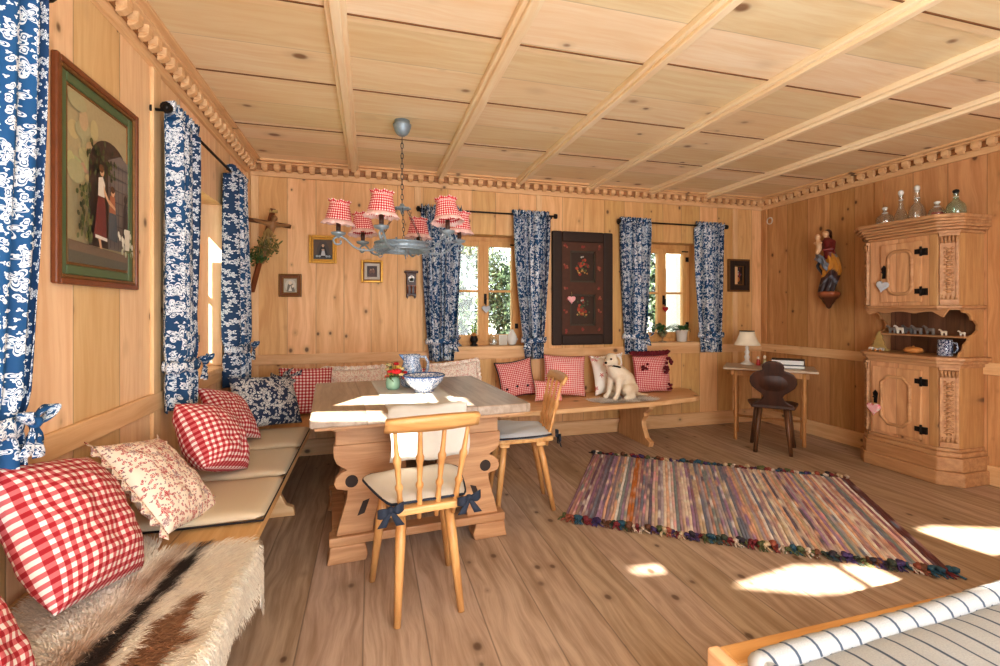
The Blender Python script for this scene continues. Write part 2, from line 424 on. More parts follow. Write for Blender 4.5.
# unseen near walls; their openings are invented, cut to shape the sun patches
from mathutils.geometry import tessellate_polygon
SX, SY, SZ = SUND
def back_left(p): k = (p[0]-XL)/SX; return (p[1]-SY*k, p[2]-SZ*k)
def back_rear(p): k = (p[1]-Y0)/SY; return (p[0]-SX*k, p[2]-SZ*k)
def sheet(name, outer, holes, to3, mat):
    loops = [[Vector((*q, 0)) for q in outer]]+[[Vector((*q, 0)) for q in h] for h in holes]
    flat_ = [q for l in loops for q in l]; g = G(); V = [g.v(to3(q)) for q in flat_]
    for t in tessellate_polygon(loops): g.face([V[i] for i in t])
    g.build(name, mat, kind='structure')
TB = .765
LH = [[(-.26, 2.24, TB), (.05, 2.235, TB), (.05, 2.345, TB), (-.27, 2.41, TB)], [(-.24, 2.55, TB), (.34, 2.46, TB), (.34, 2.72, TB), (-.10, 2.78, TB)],
      [(.43, 2.40, TB), (.56, 2.31, TB), (.51, 2.57, TB), (.42, 2.62, TB)], [(.07, 2.22, .60), (.17, 2.22, .60), (.17, 2.22, .745), (.07, 2.22, .745)]]
RH = [[(1.20, 2.02, 0), (1.24, 1.96, 0), (1.37, 1.95, 0), (1.36, 2.005, 0)], [(1.585, 1.765, 0), (1.88, 1.625, 0), (2.15, 1.575, 0), (2.17, 1.77, 0), (2.0, 1.82, 0)], [(2.215, 1.76, 0), (2.195, 1.565, 0), (2.37, 1.525, 0), (2.36, 1.72, 0)],
      [(2.99, 1.94, 0), (3.02, 1.75, 0), (3.06, 1.64, 0), (3.6, 1.50, 0), (3.75, 1.72, 0), (3.14, 1.94, 0)]]
YN = 1.43
sheet('wall_left_near', [(Y0, -.1), (YN+.02, -.1), (YN+.02, HC+.1), (Y0, HC+.1)], [[back_left(p) for p in h] for h in LH], lambda q: (XL-.002, q[0], q[1]), M['wall_l'])
sheet('wall_rear', [(XL-.26, -.1), (XR+.2, -.1), (XR+.2, HC+.1), (XL-.26, HC+.1)], [[back_rear(p) for p in h] for h in RH], lambda q: (q[0], Y0, q[1]), M['wall_b'])
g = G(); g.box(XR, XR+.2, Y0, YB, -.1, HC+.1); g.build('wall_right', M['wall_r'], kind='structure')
g = G(); g.box(XL-.26, XR+.2, Y0, YB+.26, -.1, 0); g.build('floor', M['floor'], kind='structure')
g = G(); g.box(XL-.26, XR+.2, 1.40, YB+.26, HC, HC+.12); g.box(XL-.002, XR+.2, Y0, 1.40, HC, HC+.12); g.build('ceiling', M['ceil'], kind='structure')
BX = [-.155, .605, 1.36, 2.105, 2.80, 3.49]
for i, x in enumerate(BX):
    g = G(); g.box(x-.024, x+.062, Y0, YB-.06, HC-.032, HC+.001); g.box(x-.002, x+.04, Y0, YB-.06, HC-.052, HC-.03)
    g.build('ceiling_beam', M['beam'], kind='structure', bev=.006)
g = G()
edges = [XL] + BX + [XR]
for k, y in enumerate((-1.2, -.55, .1, .78, 1.44, 2.10, 2.79, 3.50)):
    for i in range(len(edges)-1):
        dy = ((i*37+k*11) % 5-2)*.012
        g.box(edges[i], edges[i+1], y+dy-.02, y+dy+.025, HC-.004, HC+.001); g.box(edges[i], edges[i+1], y+dy-.027, y+dy-.019, HC-.0045, HC+.001, 1)
g.build('trim_ceiling_battens', [wood('ceiling_batten_pine', (242, 220, 184), (230, 200, 156), 'x', None, 'y'), M['batten_shade']], kind='structure')
# crown mouldings with a row of dentils
def crown(name, axis, a0, a1, base, sgn, mat):
    g = G()
    def bx(b0, b1, n0, n1, z0, z1, mi=0):
        lo, hi = sorted((base+sgn*n0, base+sgn*n1))
        if axis == 'x': g.box(b0, b1, lo, hi, z0, z1, mi)
        else: g.box(lo, hi, b0, b1, z0, z1, mi)
    bx(a0, a1, -.002, .022, 2.375, 2.425)
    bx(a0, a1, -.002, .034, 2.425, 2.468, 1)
    bx(a0, a1, -.002, .085, 2.466, 2.482); bx(a0, a1, -.002, .115, 2.482, HC)
    a = a0+.02
    while a < a1-.04:
        bx(a, a+.048, .03, .072, 2.428, 2.468)
        # bevelled foot of each tooth
        if axis == 'x': g.prism([(base+sgn*.03, 2.43), (base+sgn*.072, 2.43), (base+sgn*.05, 2.412), (base+sgn*.03, 2.408)], 'yz', a+.006, a+.044)
        else: g.prism([(base+sgn*.03, 2.43), (base+sgn*.072, 2.43), (base+sgn*.05, 2.412), (base+sgn*.03, 2.408)], 'xz', a+.006, a+.044)
        a += .092
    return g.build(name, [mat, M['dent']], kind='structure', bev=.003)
crown('trim_crown_back', 'x', XL, XR, YB, -1, M['trim_x'])
crown('trim_crown_left', 'y', 1.2, YB, XL, 1, M['trim_y'])
crown('trim_crown_right', 'y', Y0, YB, XR, -1, M['trim_y'])
# chair rails, battens, baseboards
g = G(); g.box(XL, XR, YB-.018, YB+.001, .785, .872); g.build('trim_rail_back', M['trim_x'], kind='structure', bev=.005)
g = G(); g.box(XL-.001, XL+.018, Y0, YB, .775, .862); g.build('trim_rail_left', M['trim_y'], kind='structure', bev=.005)
g = G(); g.box(XR-.018, XR+.001, Y0, YB, .785, .872); g.build('trim_rail_right', M['trim_y'], kind='structure', bev=.005)
g = G()
for y in (2.56, 4.29): g.box(XL-.001, XL+.016, y-.04, y+.04, 0, 2.38)
g.build('trim_battens_left', M['trim_z'], kind='structure', bev=.004)
g = G()
for y in (3.06, 1.6, 4.30): g.box(XR-.016, XR+.001, y-.035, y+.035, 0, 2.38)
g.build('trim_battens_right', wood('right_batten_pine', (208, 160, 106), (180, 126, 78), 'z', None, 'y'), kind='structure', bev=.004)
g = G()
for x in (.42, 1.60, 3.92, -.93): g.box(x-.03, x+.03, YB-.012, YB+.001, 2.17 if .3 < x < 3 else 0, 2.38)
g.build('trim_battens_back', M['trim_z'], kind='structure', bev=.004)
g = G(); g.box(XL, XR, YB-.03, YB+.001, 0, .14); g.build('baseboard_back', M['trim_x'], kind='structure', bev=.006)
g = G(); g.box(XR-.03, XR+.001, Y0, YB, 0, .14); g.build('baseboard_right', M['trim_y'], kind='structure', bev=.006)
g = G(); g.box(XL-.001, XL+.03, Y0, YB, 0, .14); g.build('baseboard_left', M['trim_y'], kind='structure', bev=.006)

# ------------------------------------------------------------------ windows
def window(n, axis, a0, a1, zl, zh, wallp, out):
    """casement pair set back in the wall; local coords a (along), d (depth outward), z"""
    root = empty('window_%d' % n, (0, 0, 0), kind='structure')
    def bx(g, b0, b1, d0, d1, z0, z1, mi=0):
        if axis == 'x': g.box(b0, b1, wallp+d0, wallp+d1, z0, z1, mi)
        else: g.box(wallp-d1, wallp-d0, b0, b1, z0, z1, mi)
    F = .045; c = (a0+a1)/2; d0, d1 = .16, .225
    g = G()
    bx(g, a0-.01, a0+F, d0, d1, zl-.01, zh+.01); bx(g, a1-F, a1+.01, d0, d1, zl-.01, zh+.01)
    bx(g, a0+F, a1-F, d0, d1, zl-.01, zl+F); bx(g, a0+F, a1-F, d0, d1, zh-F, zh+.01)
    g.build('window_frame', M['win'], root, bev=.004)
    for k, (s0, s1) in enumerate(((a0+F, c), (c, a1-F))):
        S = .052; g = G(); z0, z1 = zl+F, zh-F; e0, e1 = d0-.022, d0+.03
        bx(g, s0, s0+S, e0, e1, z0, z1); bx(g, s1-S, s1, e0, e1, z0, z1)
        bx(g, s0+S, s1-S, e0, e1, z0, z0+S+.01); bx(g, s0+S, s1-S, e0, e1, z1-S, z1)
        zb = z0+(z1-z0)*.5; bx(g, s0+S, s1-S, e0+.01, e1-.01, zb-.011, zb+.011)
        sash = g.build('sash', M['win'], root, bev=.004)
        g = G(); bx(g, s0+S-.004, s1-S+.004, d0+.003, d0+.007, z0+S-.004, z1-S+.004)
        g.build('pane', M['glass'], sash)
        g = G()
        for zz in (z0+.12, z1-.14): bx(g, (s0-.012) if k == 0 else (s1-.02), (s0+.02) if k == 0 else (s1+.012), d0-.034, d0-.02, zz, zz+.05)
        bx(g, (s0-.01) if k == 0 else (s1-.07), (s0+.07) if k == 0 else (s1+.01), d0-.03, d0-.02, z1-.035, z1-.022)
        g.build('hinge', M['iron'], sash)
    g = G(); zz = zl+(zh-zl)*.43
    bx(g, c+.004, c+.03, d0-.03, d0-.02, zz-.05, zz+.05); bx(g, c+.008, c+.024, d0-.06, d0-.028, zz-.008, zz+.008); bx(g, c+.008, c+.02, d0-.066, d0-.052, zz-.065, zz+.01)
    g.build('window_handle', M['iron'], root, bev=.003)
    g = G(); bx(g, a0-.005, a1+.005, -.028, d0+.01, zl-.03, zl+.004)
    g.build('window_sill', M['sill'], root, bev=.006)
    return root
# unseen board added outside the left window to keep sun off the back wall
g = G(); g.box(XL-.64, XL-.27, 2.635, 2.66, .84, 2.25); g.build('trim_sun_block', M['tleg'], kind='structure')
window(1, 'x', *WB[0], YB, 1); window(2, 'x', *WB[1], YB, 1)
window(3, 'y', *WL[1], XL, -1)

# ------------------------------------------------------------------ curtains
def bp(a, n, z): return Vector((a, YB-n, z))
def lp(a, n, z): return Vector((XL+n, a, z))
def curtain(P, label, top, tie, bot, zt, ztie, zb, nd=(.035, .10), nf=7, mat='blue', group=None, W=1.0, seed=0, flip=False, side=1):
    rnd = random.Random(seed); ph = [rnd.uniform(0, 6.28) for _ in range(4)]
    zh = zt+.035
    def lim(z):
        if z >= ztie:
            t = min(1, (zt-z)/(zt-ztie)) if z < zt else 0
            e = t**1.6
            return top[0]+(tie[0]-top[0])*e, top[1]+(tie[1]-top[1])*e, t
        t = (ztie-z)/(ztie-zb); e = t**.7
        return tie[0]+(bot[0]-tie[0])*e, tie[1]+(bot[1]-tie[1])*e, 1
    def pos(s, q):
        z = zh+(zb-zh)*q
        a0, a1, t = lim(z)
        k = nf*2*pi
        w = sin(k*s+ph[0]+.8*sin(3*s+ph[1]+t*1.5)) + .35*sin(k*1.9*s+ph[2]+t*2)
        dm = (nd[1]-nd[0])/2
        pin = 1-.35*exp(-((z-ztie)/.04)**2)
        amp = dm*(.62+.2*t)*pin
        if z > zt-.02: w = sin(k*2.2*s+ph[3])*1.1; amp = dm*.5
        n = (nd[0]+nd[1])/2+w*amp
        if abs(z-zt) < .012: n = (nd[0]+nd[1])/2+.012*sin(k*2.2*s+ph[3])+.012
        a = a0+(a1-a0)*s+.006*sin(k*s*1.3+ph[2])*(1+t)
        zz = z+(.012*sin(k*2.2*s) if q < .02 else 0) + (.008*sin(k*s+ph[1]) if q > .985 else 0)
        return P(a, max(n, .008), zz)
    def mk(g, q0, q1, nv):
        ff = (lambda s: 1-s) if flip else (lambda s: s)
        g.grid(lambda s, q: pos(s, q0+(q1-q0)*q), nf*12, nv, uv=lambda s, q: (ff(s)*W, zh+(zb-zh)*(q0+(q1-q0)*q)))
    c = (top[0]+top[1])/2
    root = empty('curtain', P(c, .06, zb), label, 'curtain', group)
    inv = Matrix.Translation(-root.location)
    qh = .055/(zh-zb)
    g = G(); mk(g, qh, 1, 44); o = g.build('curtain_panel', M[mat], root, solid=.002); o.matrix_parent_inverse = inv
    g = G(); mk(g, 0, qh, 5); o = g.build('heading_ruffle', M[mat], root, solid=.002); o.matrix_parent_inverse = inv
    # tie band and its bow
    g = G(); tc = (tie[0]+tie[1])/2; tw = (tie[1]-tie[0])/2+.012; nn = (nd[0]+nd[1])/2; nw = (nd[1]-nd[0])/2*.9+.012
    def ring(u, v):
        th = 2*pi*u; z = ztie+.022-(.05*v)+.006*sin(9*th)
        k = 1+.08*sin(pi*v)+.05*sin(14*th)
        return P(tc+tw*k*cos(th), max(.004, nn+nw*k*sin(th)), z)
    g.grid(ring, 48, 5, closeu=True, uv=lambda u, v: (u*.5+.3, v*.05)); o = g.build('tieback', M[mat], root, solid=.002); o.matrix_parent_inverse = inv
    g = G(); ba = tc+side*tw*.75; bn = nn+nw*.9
    def loop(sx, tilt, L):
        def f(u, v):
            th = 2*pi*u; r = L*(.5-.5*cos(th))
            a = sx*r*cos(tilt); z = r*sin(tilt)+.6*L*.42*sin(th)
            return P(ba+a, bn+.012+.016*sin(th/2)*(1 if v > .5 else .6)+.03*(v-.5)*sin(th/2), ztie+z*.9)
        g.grid(f, 20, 3, uv=lambda u, v: (u*.2+.3, v*.05))
    loop(1, .5, .07); loop(-1, .55, .06)
    for sx, L in ((.35, .10), (-.2, .085)):
        g.grid(lambda u, v: P(ba+sx*L*v+.022*(u-.5)*(1+v), bn+.012+.008*sin(5*v+6*u), ztie-L*v), 3, 6, uv=lambda u, v: (u*.04+.3, v*.1))
    g.ball(P(ba, bn+.018, ztie), .016, 10)
    o = g.build('bow', M[mat], root, solid=.0015); o.matrix_parent_inverse = inv
    return root
CG = 'blue and white floral curtains'
curtain(lp, 'blue floral curtain nearest camera on left wall, beside the large framed painting', (1.36, 1.645), (1.355, 1.53), (1.35, 1.52), 2.17, .955, .705, (.025, .11), 4, 'bluebig', CG, .8, 3, True, 1)
curtain(lp, 'dark blue floral curtain on left wall, right of the large framed painting', (2.52, 2.87), (2.55, 2.81), (2.57, 2.79), 2.185, .98, .765, (.02, .13), 4, 'blue', CG, .9, 5, True, 1)
curtain(lp, 'blue floral curtain on left wall nearest the corner crucifix', (3.51, 3.88), (3.53, 3.85), (3.54, 3.83), 2.185, .98, .73, (.02, .14), 4, 'blue', CG, .9, 6, False, 1)
curtain(bp, 'blue floral curtain behind the chandelier on the back wall', (.45, .81), (.51, .75), (.53, .73), 2.165, .97, .785, (.02, .11), 6, 'blue', CG, 1.0, 7, False, 1)
curtain(bp, 'blue floral curtain hanging left of the dark painted cupboard door', (1.305, 1.69), (1.42, 1.63), (1.44, 1.625), 2.165, .965, .785, (.02, .11), 6, 'blue', CG, 1.0, 8, True, -1)
curtain(bp, 'blue floral curtain hanging right of the dark painted cupboard door', (2.45, 2.81), (2.51, 2.75), (2.52, 2.75), 2.155, .985, .80, (.02, .11), 6, 'blue', CG, 1.0, 9, False, 1)
curtain(bp, 'rightmost blue floral curtain on the back wall, near the small flower picture', (3.365, 3.71), (3.42, 3.69), (3.44, 3.69), 2.155, .985, .80, (.02, .11), 6, 'blue', CG, 1.0, 10, True, -1)
def rod(P, a0, a1, z, label, n=.065):
    root = empty('curtain_rod', P((a0+a1)/2, 0, z), label, 'curtain rod', 'black iron curtain rods'); inv = Matrix.Translation(-root.location)
    g = G(); g.tube([P(a0, n, z), P(a1, n, z)], .008, 10); o = g.build('rod', M['iron'], root); o.matrix_parent_inverse = inv
    for a in (a0, a1):
        g = G(); g.ball(P(a, n, z), .02, 12); g.tube([P(a-.012, n, z), P(a+.012, n, z)], .024, 12); o = g.build('finial', M['iron'], root); o.matrix_parent_inverse = inv
    for a in (a0+.035, a1-.035):
        g = G(); g.tube([P(a, -.002, z), P(a, n, z)], .007, 8); g.tube([P(a, -.001, z), P(a, .008, z)], .022, 12)
        o = g.build('bracket', M['iron'], root); o.matrix_parent_inverse = inv
rod(lp, 2.50, 3.80, 2.185, 'black iron curtain rod on the left wall, right of the large painting', .075)
rod(lp, .3, 1.66, 2.17, 'black iron curtain rod on the left wall nearest the camera', .075)
rod(bp, .42, 1.75, 2.165, 'black iron curtain rod over the window behind the chandelier')
rod(bp, 2.44, 3.75, 2.155, 'black iron curtain rod over the right window on back wall')
def put(o, root):
    o.matrix_parent_inverse = Matrix.Translation(-root.location); return o
# ------------------------------------------------------------------ table
SB = .42
def make_table():
    root = empty('dining_table', (.235, 2.845, 0), 'heavy old farmhouse table with scroll-cut trestles and weathered plank top', 'table', rz=radians(4.5))
    w, d = .542, .545
    g = G(); g.box(-w, w, -d, d, .712, .76); g.build('tabletop', M['table'], root, bev=.006)
    g = G(); g.box(-w+.02, w-.02, -d+.03, -d+.055, .692, .714); g.box(-w+.02, w-.02, d-.055, d-.03, .692, .714)
    g.box(-w+.10, -w+.16, -d+.05, d-.05, .68, .714); g.box(w-.16, w-.10, -d+.05, d-.05, .68, .714)
    g.build('top_batten', M['tleg'], root, bev=.004)
    g = G(); g.box(-.43, .43, -.345, .345, .57, .69)
    g.build('apron', M['tleg'], root, bev=.006)
    L = [(-.44,.575),(-.438,.52),(-.425,.485),(-.395,.462),(-.375,.45),(-.40,.44),(-.428,.415),(-.436,.385),(-.425,.36),(-.395,.352),(-.372,.345),(-.375,.31),(-.392,.25),(-.41,.19),(-.425,.125),
         (-.25,.125),(-.245,.18),(-.225,.25),(-.19,.315),(-.15,.36),(-.115,.39),(-.08,.405),(-.08,.575)]
    def holes(s):
        o = []
        return o
    for y0 in (-.355, .315):
        for s in (-1, 1):
            P = [(-s*x, z) for x, z in L] if s == 1 else L
            # the plank is cut in strips around the round eye and the slot
            g = G(); g.prism(P, 'xz', y0, y0+.04)
            o = g.build('trestle_leg', M['tleg'], root, bev=.004)
            g = G(); yf = y0-.0015 if y0 < 0 else y0+.0415
            g.tube([(s*.352, yf, .392), (s*.352, y0+.02, .392)], .031, 20)
            o2 = g.build('eye_hole', M['darkpaint'], o)
            g = G(); g.prism([(s*.325, .215), (s*.29, .225), (s*.265, .295), (s*.298, .285)], 'xz', min(yf, y0+.02), max(yf, y0+.02))
            g.build('mortise_slot', M['darkpaint'], o)
        g = G(); g.box(-.46, .46, y0-.025, y0+.065, .085, .128); g.build('foot_rail', M['tleg'], root, bev=.006)
        for s in (-1, 1):
            g = G(); g.prism([(s*.47, 0), (s*.285, 0), (s*.275, .03), (s*.29, .086), (s*.455, .086), (s*.46, .04)], 'xz', y0-.03, y0+.07); g.build('foot', M['tleg'], root, bev=.006)
    for s in (-1, 1):
        g = G(); g.box(s*.41-.035, s*.41+.035, -.3, .3, .087, .127); g.build('side_stretcher', M['tleg'], root, bev=.005)
    return root
make_table()
# runner lying on the table and hanging over the near edge
g = G(); MT = T(.235, 2.845, 0) @ RZ(radians(4.5))
def rn(u, v):
    x = -.19+.385*u; s = v*1.30
    if s < .27: p = (x+.01*sin(v*30), -.5485-.006*sin(u*14)-.003, .525+s+.006*sin(u*9))
    else: p = (x, min(-.549+(s-.27), .53), .764+.0012*sin(u*20+v*13))
    return MT @ Vector(p)
g.grid(rn, 24, 64, uv=lambda u, v: (u*.385, v*1.3))
g.build('table_runner', M['white'], solid=.003, label='white linen runner lying on the table and hanging over its near edge', cat='table runner')

# blue jug, bowl, jar of flowers
root = empty('jug', (.255, 3.02, .767), 'blue and white glazed jug standing behind the bowl on the table', 'jug')
g = G(); g.lathe([(.055, 0), (.066, .01), (.072, .05), (.066, .10), (.054, .15), (.050, .18), (.056, .20), (.052, .20), (.046, .18), (.05, .15), (.06, .09), (.06, .02)], seg=28, us=.42); g.build('body', M['bluejug'], root)
g = G(); g.tube([(.050, 0, .185), (.085, 0, .185), (.105, 0, .15), (.10, 0, .10), (.068, 0, .06)], [.008, .009, .009, .009, .008], 10); g.build('handle', M['bluejug'], root)
g = G(); g.prism([(-.05, .16), (-.082, .205), (-.045, .203)], 'xz', -.014, .014); g.build('spout', M['bluejug'], root, bev=.006)
root = empty('bowl', (.31, 2.80, .766), 'wide blue spattered white bowl on the table runner', 'bowl')
g = G(); g.lathe([(.055, 0), (.058, .008), (.05, .012), (.08, .03), (.105, .062), (.122, .098), (.118, .098), (.10, .064), (.074, .034), (.02, .02)], seg=40, us=.7); g.build('bowl_body', M['bluewhite'], root)
g = G(); g.tube([(.12*cos(2*pi*k/40), .12*sin(2*pi*k/40), .098) for k in range(40)], .004, 8, closed=True); g.build('rim', flat('blue_rim', (40, 84, 140), .2), root)
root = empty('flower_jar', (.135, 2.93, .767), 'small green striped jar holding red and yellow flowers on the table', 'flower vase')
g = G(); g.lathe([(.030, 0), (.041, .012), (.044, .04), (.040, .065), (.034, .078), (.030, .078), (.036, .06), (.04, .03), (.02, .01)], seg=24)
g.build('jar', flat('green_striped_glaze', (150, 190, 168), .2, var=.35, sc=14), root)
rr = random.Random(2); g = G(); st = G(); lf = G()
for i in range(24):
    a = rr.uniform(0, 6.28); r = rr.uniform(.01, .085); h = rr.uniform(.09, .17)-r*.4
    tip = Vector((r*cos(a)-.01, r*sin(a), h)) if i else Vector((.02, -.05, .115)); st.tube([(.006*cos(a), .006*sin(a), .05), tip*.6+Vector((0, 0, .02)), tip], .0016, 5)
    if i < 15:
        c = srgb([(196, 34, 40), (222, 190, 90), (228, 214, 160), (214, 90, 80)][i % 4]) if i else srgb((206, 30, 38))
        n0 = len(g.bm.verts); rad = .030 if i == 0 else rr.uniform(.012, .020)
        for k in range(7):
            th = 2*pi*k/7; g.ball(tip+Vector((cos(th)*rad*.6, sin(th)*rad*.6, 0)), rad*.5, 6)
        g.ball(tip, rad*.6, 8); g.setcol(c)
    else:
        for k in range(3):
            q = tip+Vector((rr.uniform(-.02, .02), rr.uniform(-.02, .02), rr.uniform(-.02, .01)))
            d = Vector((rr.uniform(-1, 1), rr.uniform(-1, 1), .4)).normalized()*.03; s_ = d.cross(Vector((0, 0, 1))).normalized()*.007
            lf.poly([q-d*.5, q+s_, q+d*.5, q-s_])
g.build('blossoms', M['vcol'], root); st.build('stems', M['leafg'], root); lf.build('leaves', M['leafg'], root)

# ------------------------------------------------------------------ spindle back chairs
def make_chair(loc, rz, label, cmat, bowmat):
    root = empty('spindle_back_chair', loc, label, 'chair', 'honey coloured spindle back chairs', rz)
    S = [(-.132, -.185), (.132, -.185), (.182, .10), (.192, .19), (.11, .215), (-.11, .215), (-.192, .19), (-.182, .10)]
    g = G(); g.prism(S, 'xy', .432, .462); g.build('seat', M['chairrail'], root, bev=.008)
    g = G(); g.box(-.15, .15, -.13, -.07, .41, .434); g.box(-.17, .17, .10, .16, .41, .434); g.build('seat_batten', M['chairrail'], root, bev=.004)
    for x0, y0, x1, y1 in ((-.10, -.10, -.132, -.185), (.10, -.10, .132, -.185), (-.135, .13, -.182, .18), (.135, .13, .182, .18)):
        g = G(); g.tube([(x0, y0, .415), (x0+(x1-x0)*.3, y0+(y1-y0)*.3, .30), (x1, y1, 0)], [.020, .022, .014], 8); g.build('leg', M['chair'], root)
    for k in range(4):
        t = (k-1.5)/1.5; x0, x1 = t*.108, t*.150
        P = lambda q: (x0+(x1-x0)*q, -.145-.085*q, .40+.40*q)
        rad = [(0, .009), (.12, .011), (.2, .013), (.27, .010), (.33, .012), (.355, .016), (.38, .016), (.41, .010), (.6, .013), (.64, .017), (.67, .017), (.70, .011), (.85, .009), (1.0, .008)]
        g = G(); g.tube([P(q) for q, r in rad], [r for q, r in rad], 10); g.build('spindle', M['chair'], root)
    g = G()
    def rail(u, v):
        x = -.188+.376*u; k = 1-(2*u-1)**2
        z = .786+.046*v+.012*k*v-.002*k
        return (x, -.222-.03*v-.028*k+.0, z)
    A = g.grid(rail, 16, 3); 
    o = g.build('top_rail', M['chairrail'], root, solid=.022, bev=.004)
    # tied cushion
    g = G()
    def cu(sgn):
        def f(u, v):
            a = 2*u-1; b = 2*v-1
            wd = (.150+.085*(v**.7))*(1-.25*max(0, (v-.8)/.2)**2); e = (1-abs(a)**5)*(1-abs(b)**5)
            return (a*wd, -.165+.39*v, .478+sgn*(.004+.018*max(0, e)**.5)+.003*sin(a*7+b*4))
        return f
    g.grid(cu(1), 16, 16); g.grid(cu(-1), 16, 16)
    bmesh.ops.remove_doubles(g.bm, verts=g.bm.verts[:], dist=.0005)
    cush = g.build('seat_cushion', M[cmat], root)
    g = G(); pts = []
    for k in range(64):
        q = k/16; s = int(q); f = q-s
        a, v = [(-1+2*f, 0), (1, f), (1-2*f, 1), (-1, 1-f)][s]
        wd = (.150+.085*(v**.7))*(1-.25*max(0, (v-.8)/.2)**2); pts.append((a*wd*1.005, -.165+.39*v, .478))
    g.tube(pts, .005, 6, closed=True); g.build('piping', M['navy'], cush)
    for s in (-1, 1):
        g = G(); cx, cy, cz = s*.16, -.185, .474
        for sx, tl in ((1, .35), (-1, .2)):
            g.grid(lambda u, v: (cx+sx*(.004+.046*v), cy-.016-.014*sin(pi*v), cz+(u-.5)*(.014+.026*sin(pi*v*.75))+.010*v*sx), 4, 8)
            g.grid(lambda u, v: (cx+sx*.030*v*1.2+(u-.5)*(.018+.016*v), cy-.018-.01*v, cz-.060*v), 2, 5)
        g.ball((cx, cy-.014, cz), .012, 8)
        g.build('ribbon_bow', M['navy'], cush, solid=.003)
    return root
make_chair((.212, 2.085, 0), radians(7), 'honey wooden spindle back chair with white cushion in front of the table', 'cream', 'navy')
c2 = make_chair((.94, 2.89, 0), radians(83), 'honey wooden spindle back chair with grey cushion at the right side of table', 'greycush', 'navy')

# ------------------------------------------------------------------ benches
root = empty('corner_bench', (-.7, 2.5, 0), 'long pine wall bench running under the left wall windows', 'bench')
g = G(); g.box(XL+.001, -.405, -.3, 4.335, SB-.042, SB); put(g.build('seat', M['benchy'], root, bev=.005), root)
for y in (.35, 1.72, 3.08):
    g = G(); g.prism([(XL+.03, .378), (-.44, .378), (-.455, .33), (-.51, .27), (-.54, .17), (-.49, .07), (-.45, .05), (-.44, 0), (XL+.03, 0)], 'xz', y, y+.045)
    put(g.build('support', M['bench'], root, bev=.004), root)
g = G(); g.box(XL+.03, XL+.055, -.3, 4.3, .29, .377); put(g.build('back_rail', M['benchy'], root), root)
root = empty('back_bench', (1.6, 3.95, 0), 'pine bench along the back wall holding a row of cushions', 'bench')
g = G(); g.prism([(-.404, 3.62), (1.52, 3.64), (2.42, 3.70), (2.98, 3.80), (3.08, 3.86), (3.22, 4.18), (3.22, 4.335), (-.404, 4.335)], 'xy', SB-.042, SB); put(g.build('seat', M['bench'], root, bev=.006), root)
for x in (2.44, 1.0):
    g = G(); g.prism([(3.74, .377), (4.30, .377), (4.27, .25), (4.25, .15), (4.30, .05), (4.30, 0), (3.75, 0), (3.73, .05), (3.80, .075), (3.85, .16), (3.86, .22), (3.82, .27), (3.83, .30), (3.78, .32), (3.74, .35)], 'yz', x, x+.05)
    put(g.build('trestle_leg', M['pine'], root, bev=.005), root)
# bench pads
for i, (y0, y1, zz, nm) in enumerate(((2.0, 2.47, SB, 'nearest'), (2.49, 2.96, SB, 'middle'), (2.98, 3.46, SB, 'farthest'))):
    root = empty('bench_pad', (-.67, (y0+y1)/2, SB), 'beige flat bench pad on left bench, %s of the three' % nm, 'seat pad', 'beige bench pads')
    g = G(); x0, x1 = XL+.02, -.40
    for s in (1, -1):
        g.grid(lambda u, v: (x0+(x1-x0)*u, y0+(y1-y0)*v, zz+.022+s*.020*max(0, (1-abs(2*u-1)**9)*(1-abs(2*v-1)**9))**.5+.002*sin(u*9+v*5)), 20, 16, uv=lambda u, v: (u*.55, v*.47))
    bmesh.ops.remove_doubles(g.bm, verts=g.bm.verts[:], dist=.0005)
    put(g.build('pad', M['pad'], root), root)
    g = G(); g.tube([(x0+.004, y0, zz+.014), (x1, y0, zz+.014), (x1+.001, y1, zz+.014), (x0+.004, y1, zz+.014)], .004, 6, closed=True); put(g.build('piping', M['blackcloth'], root), root)

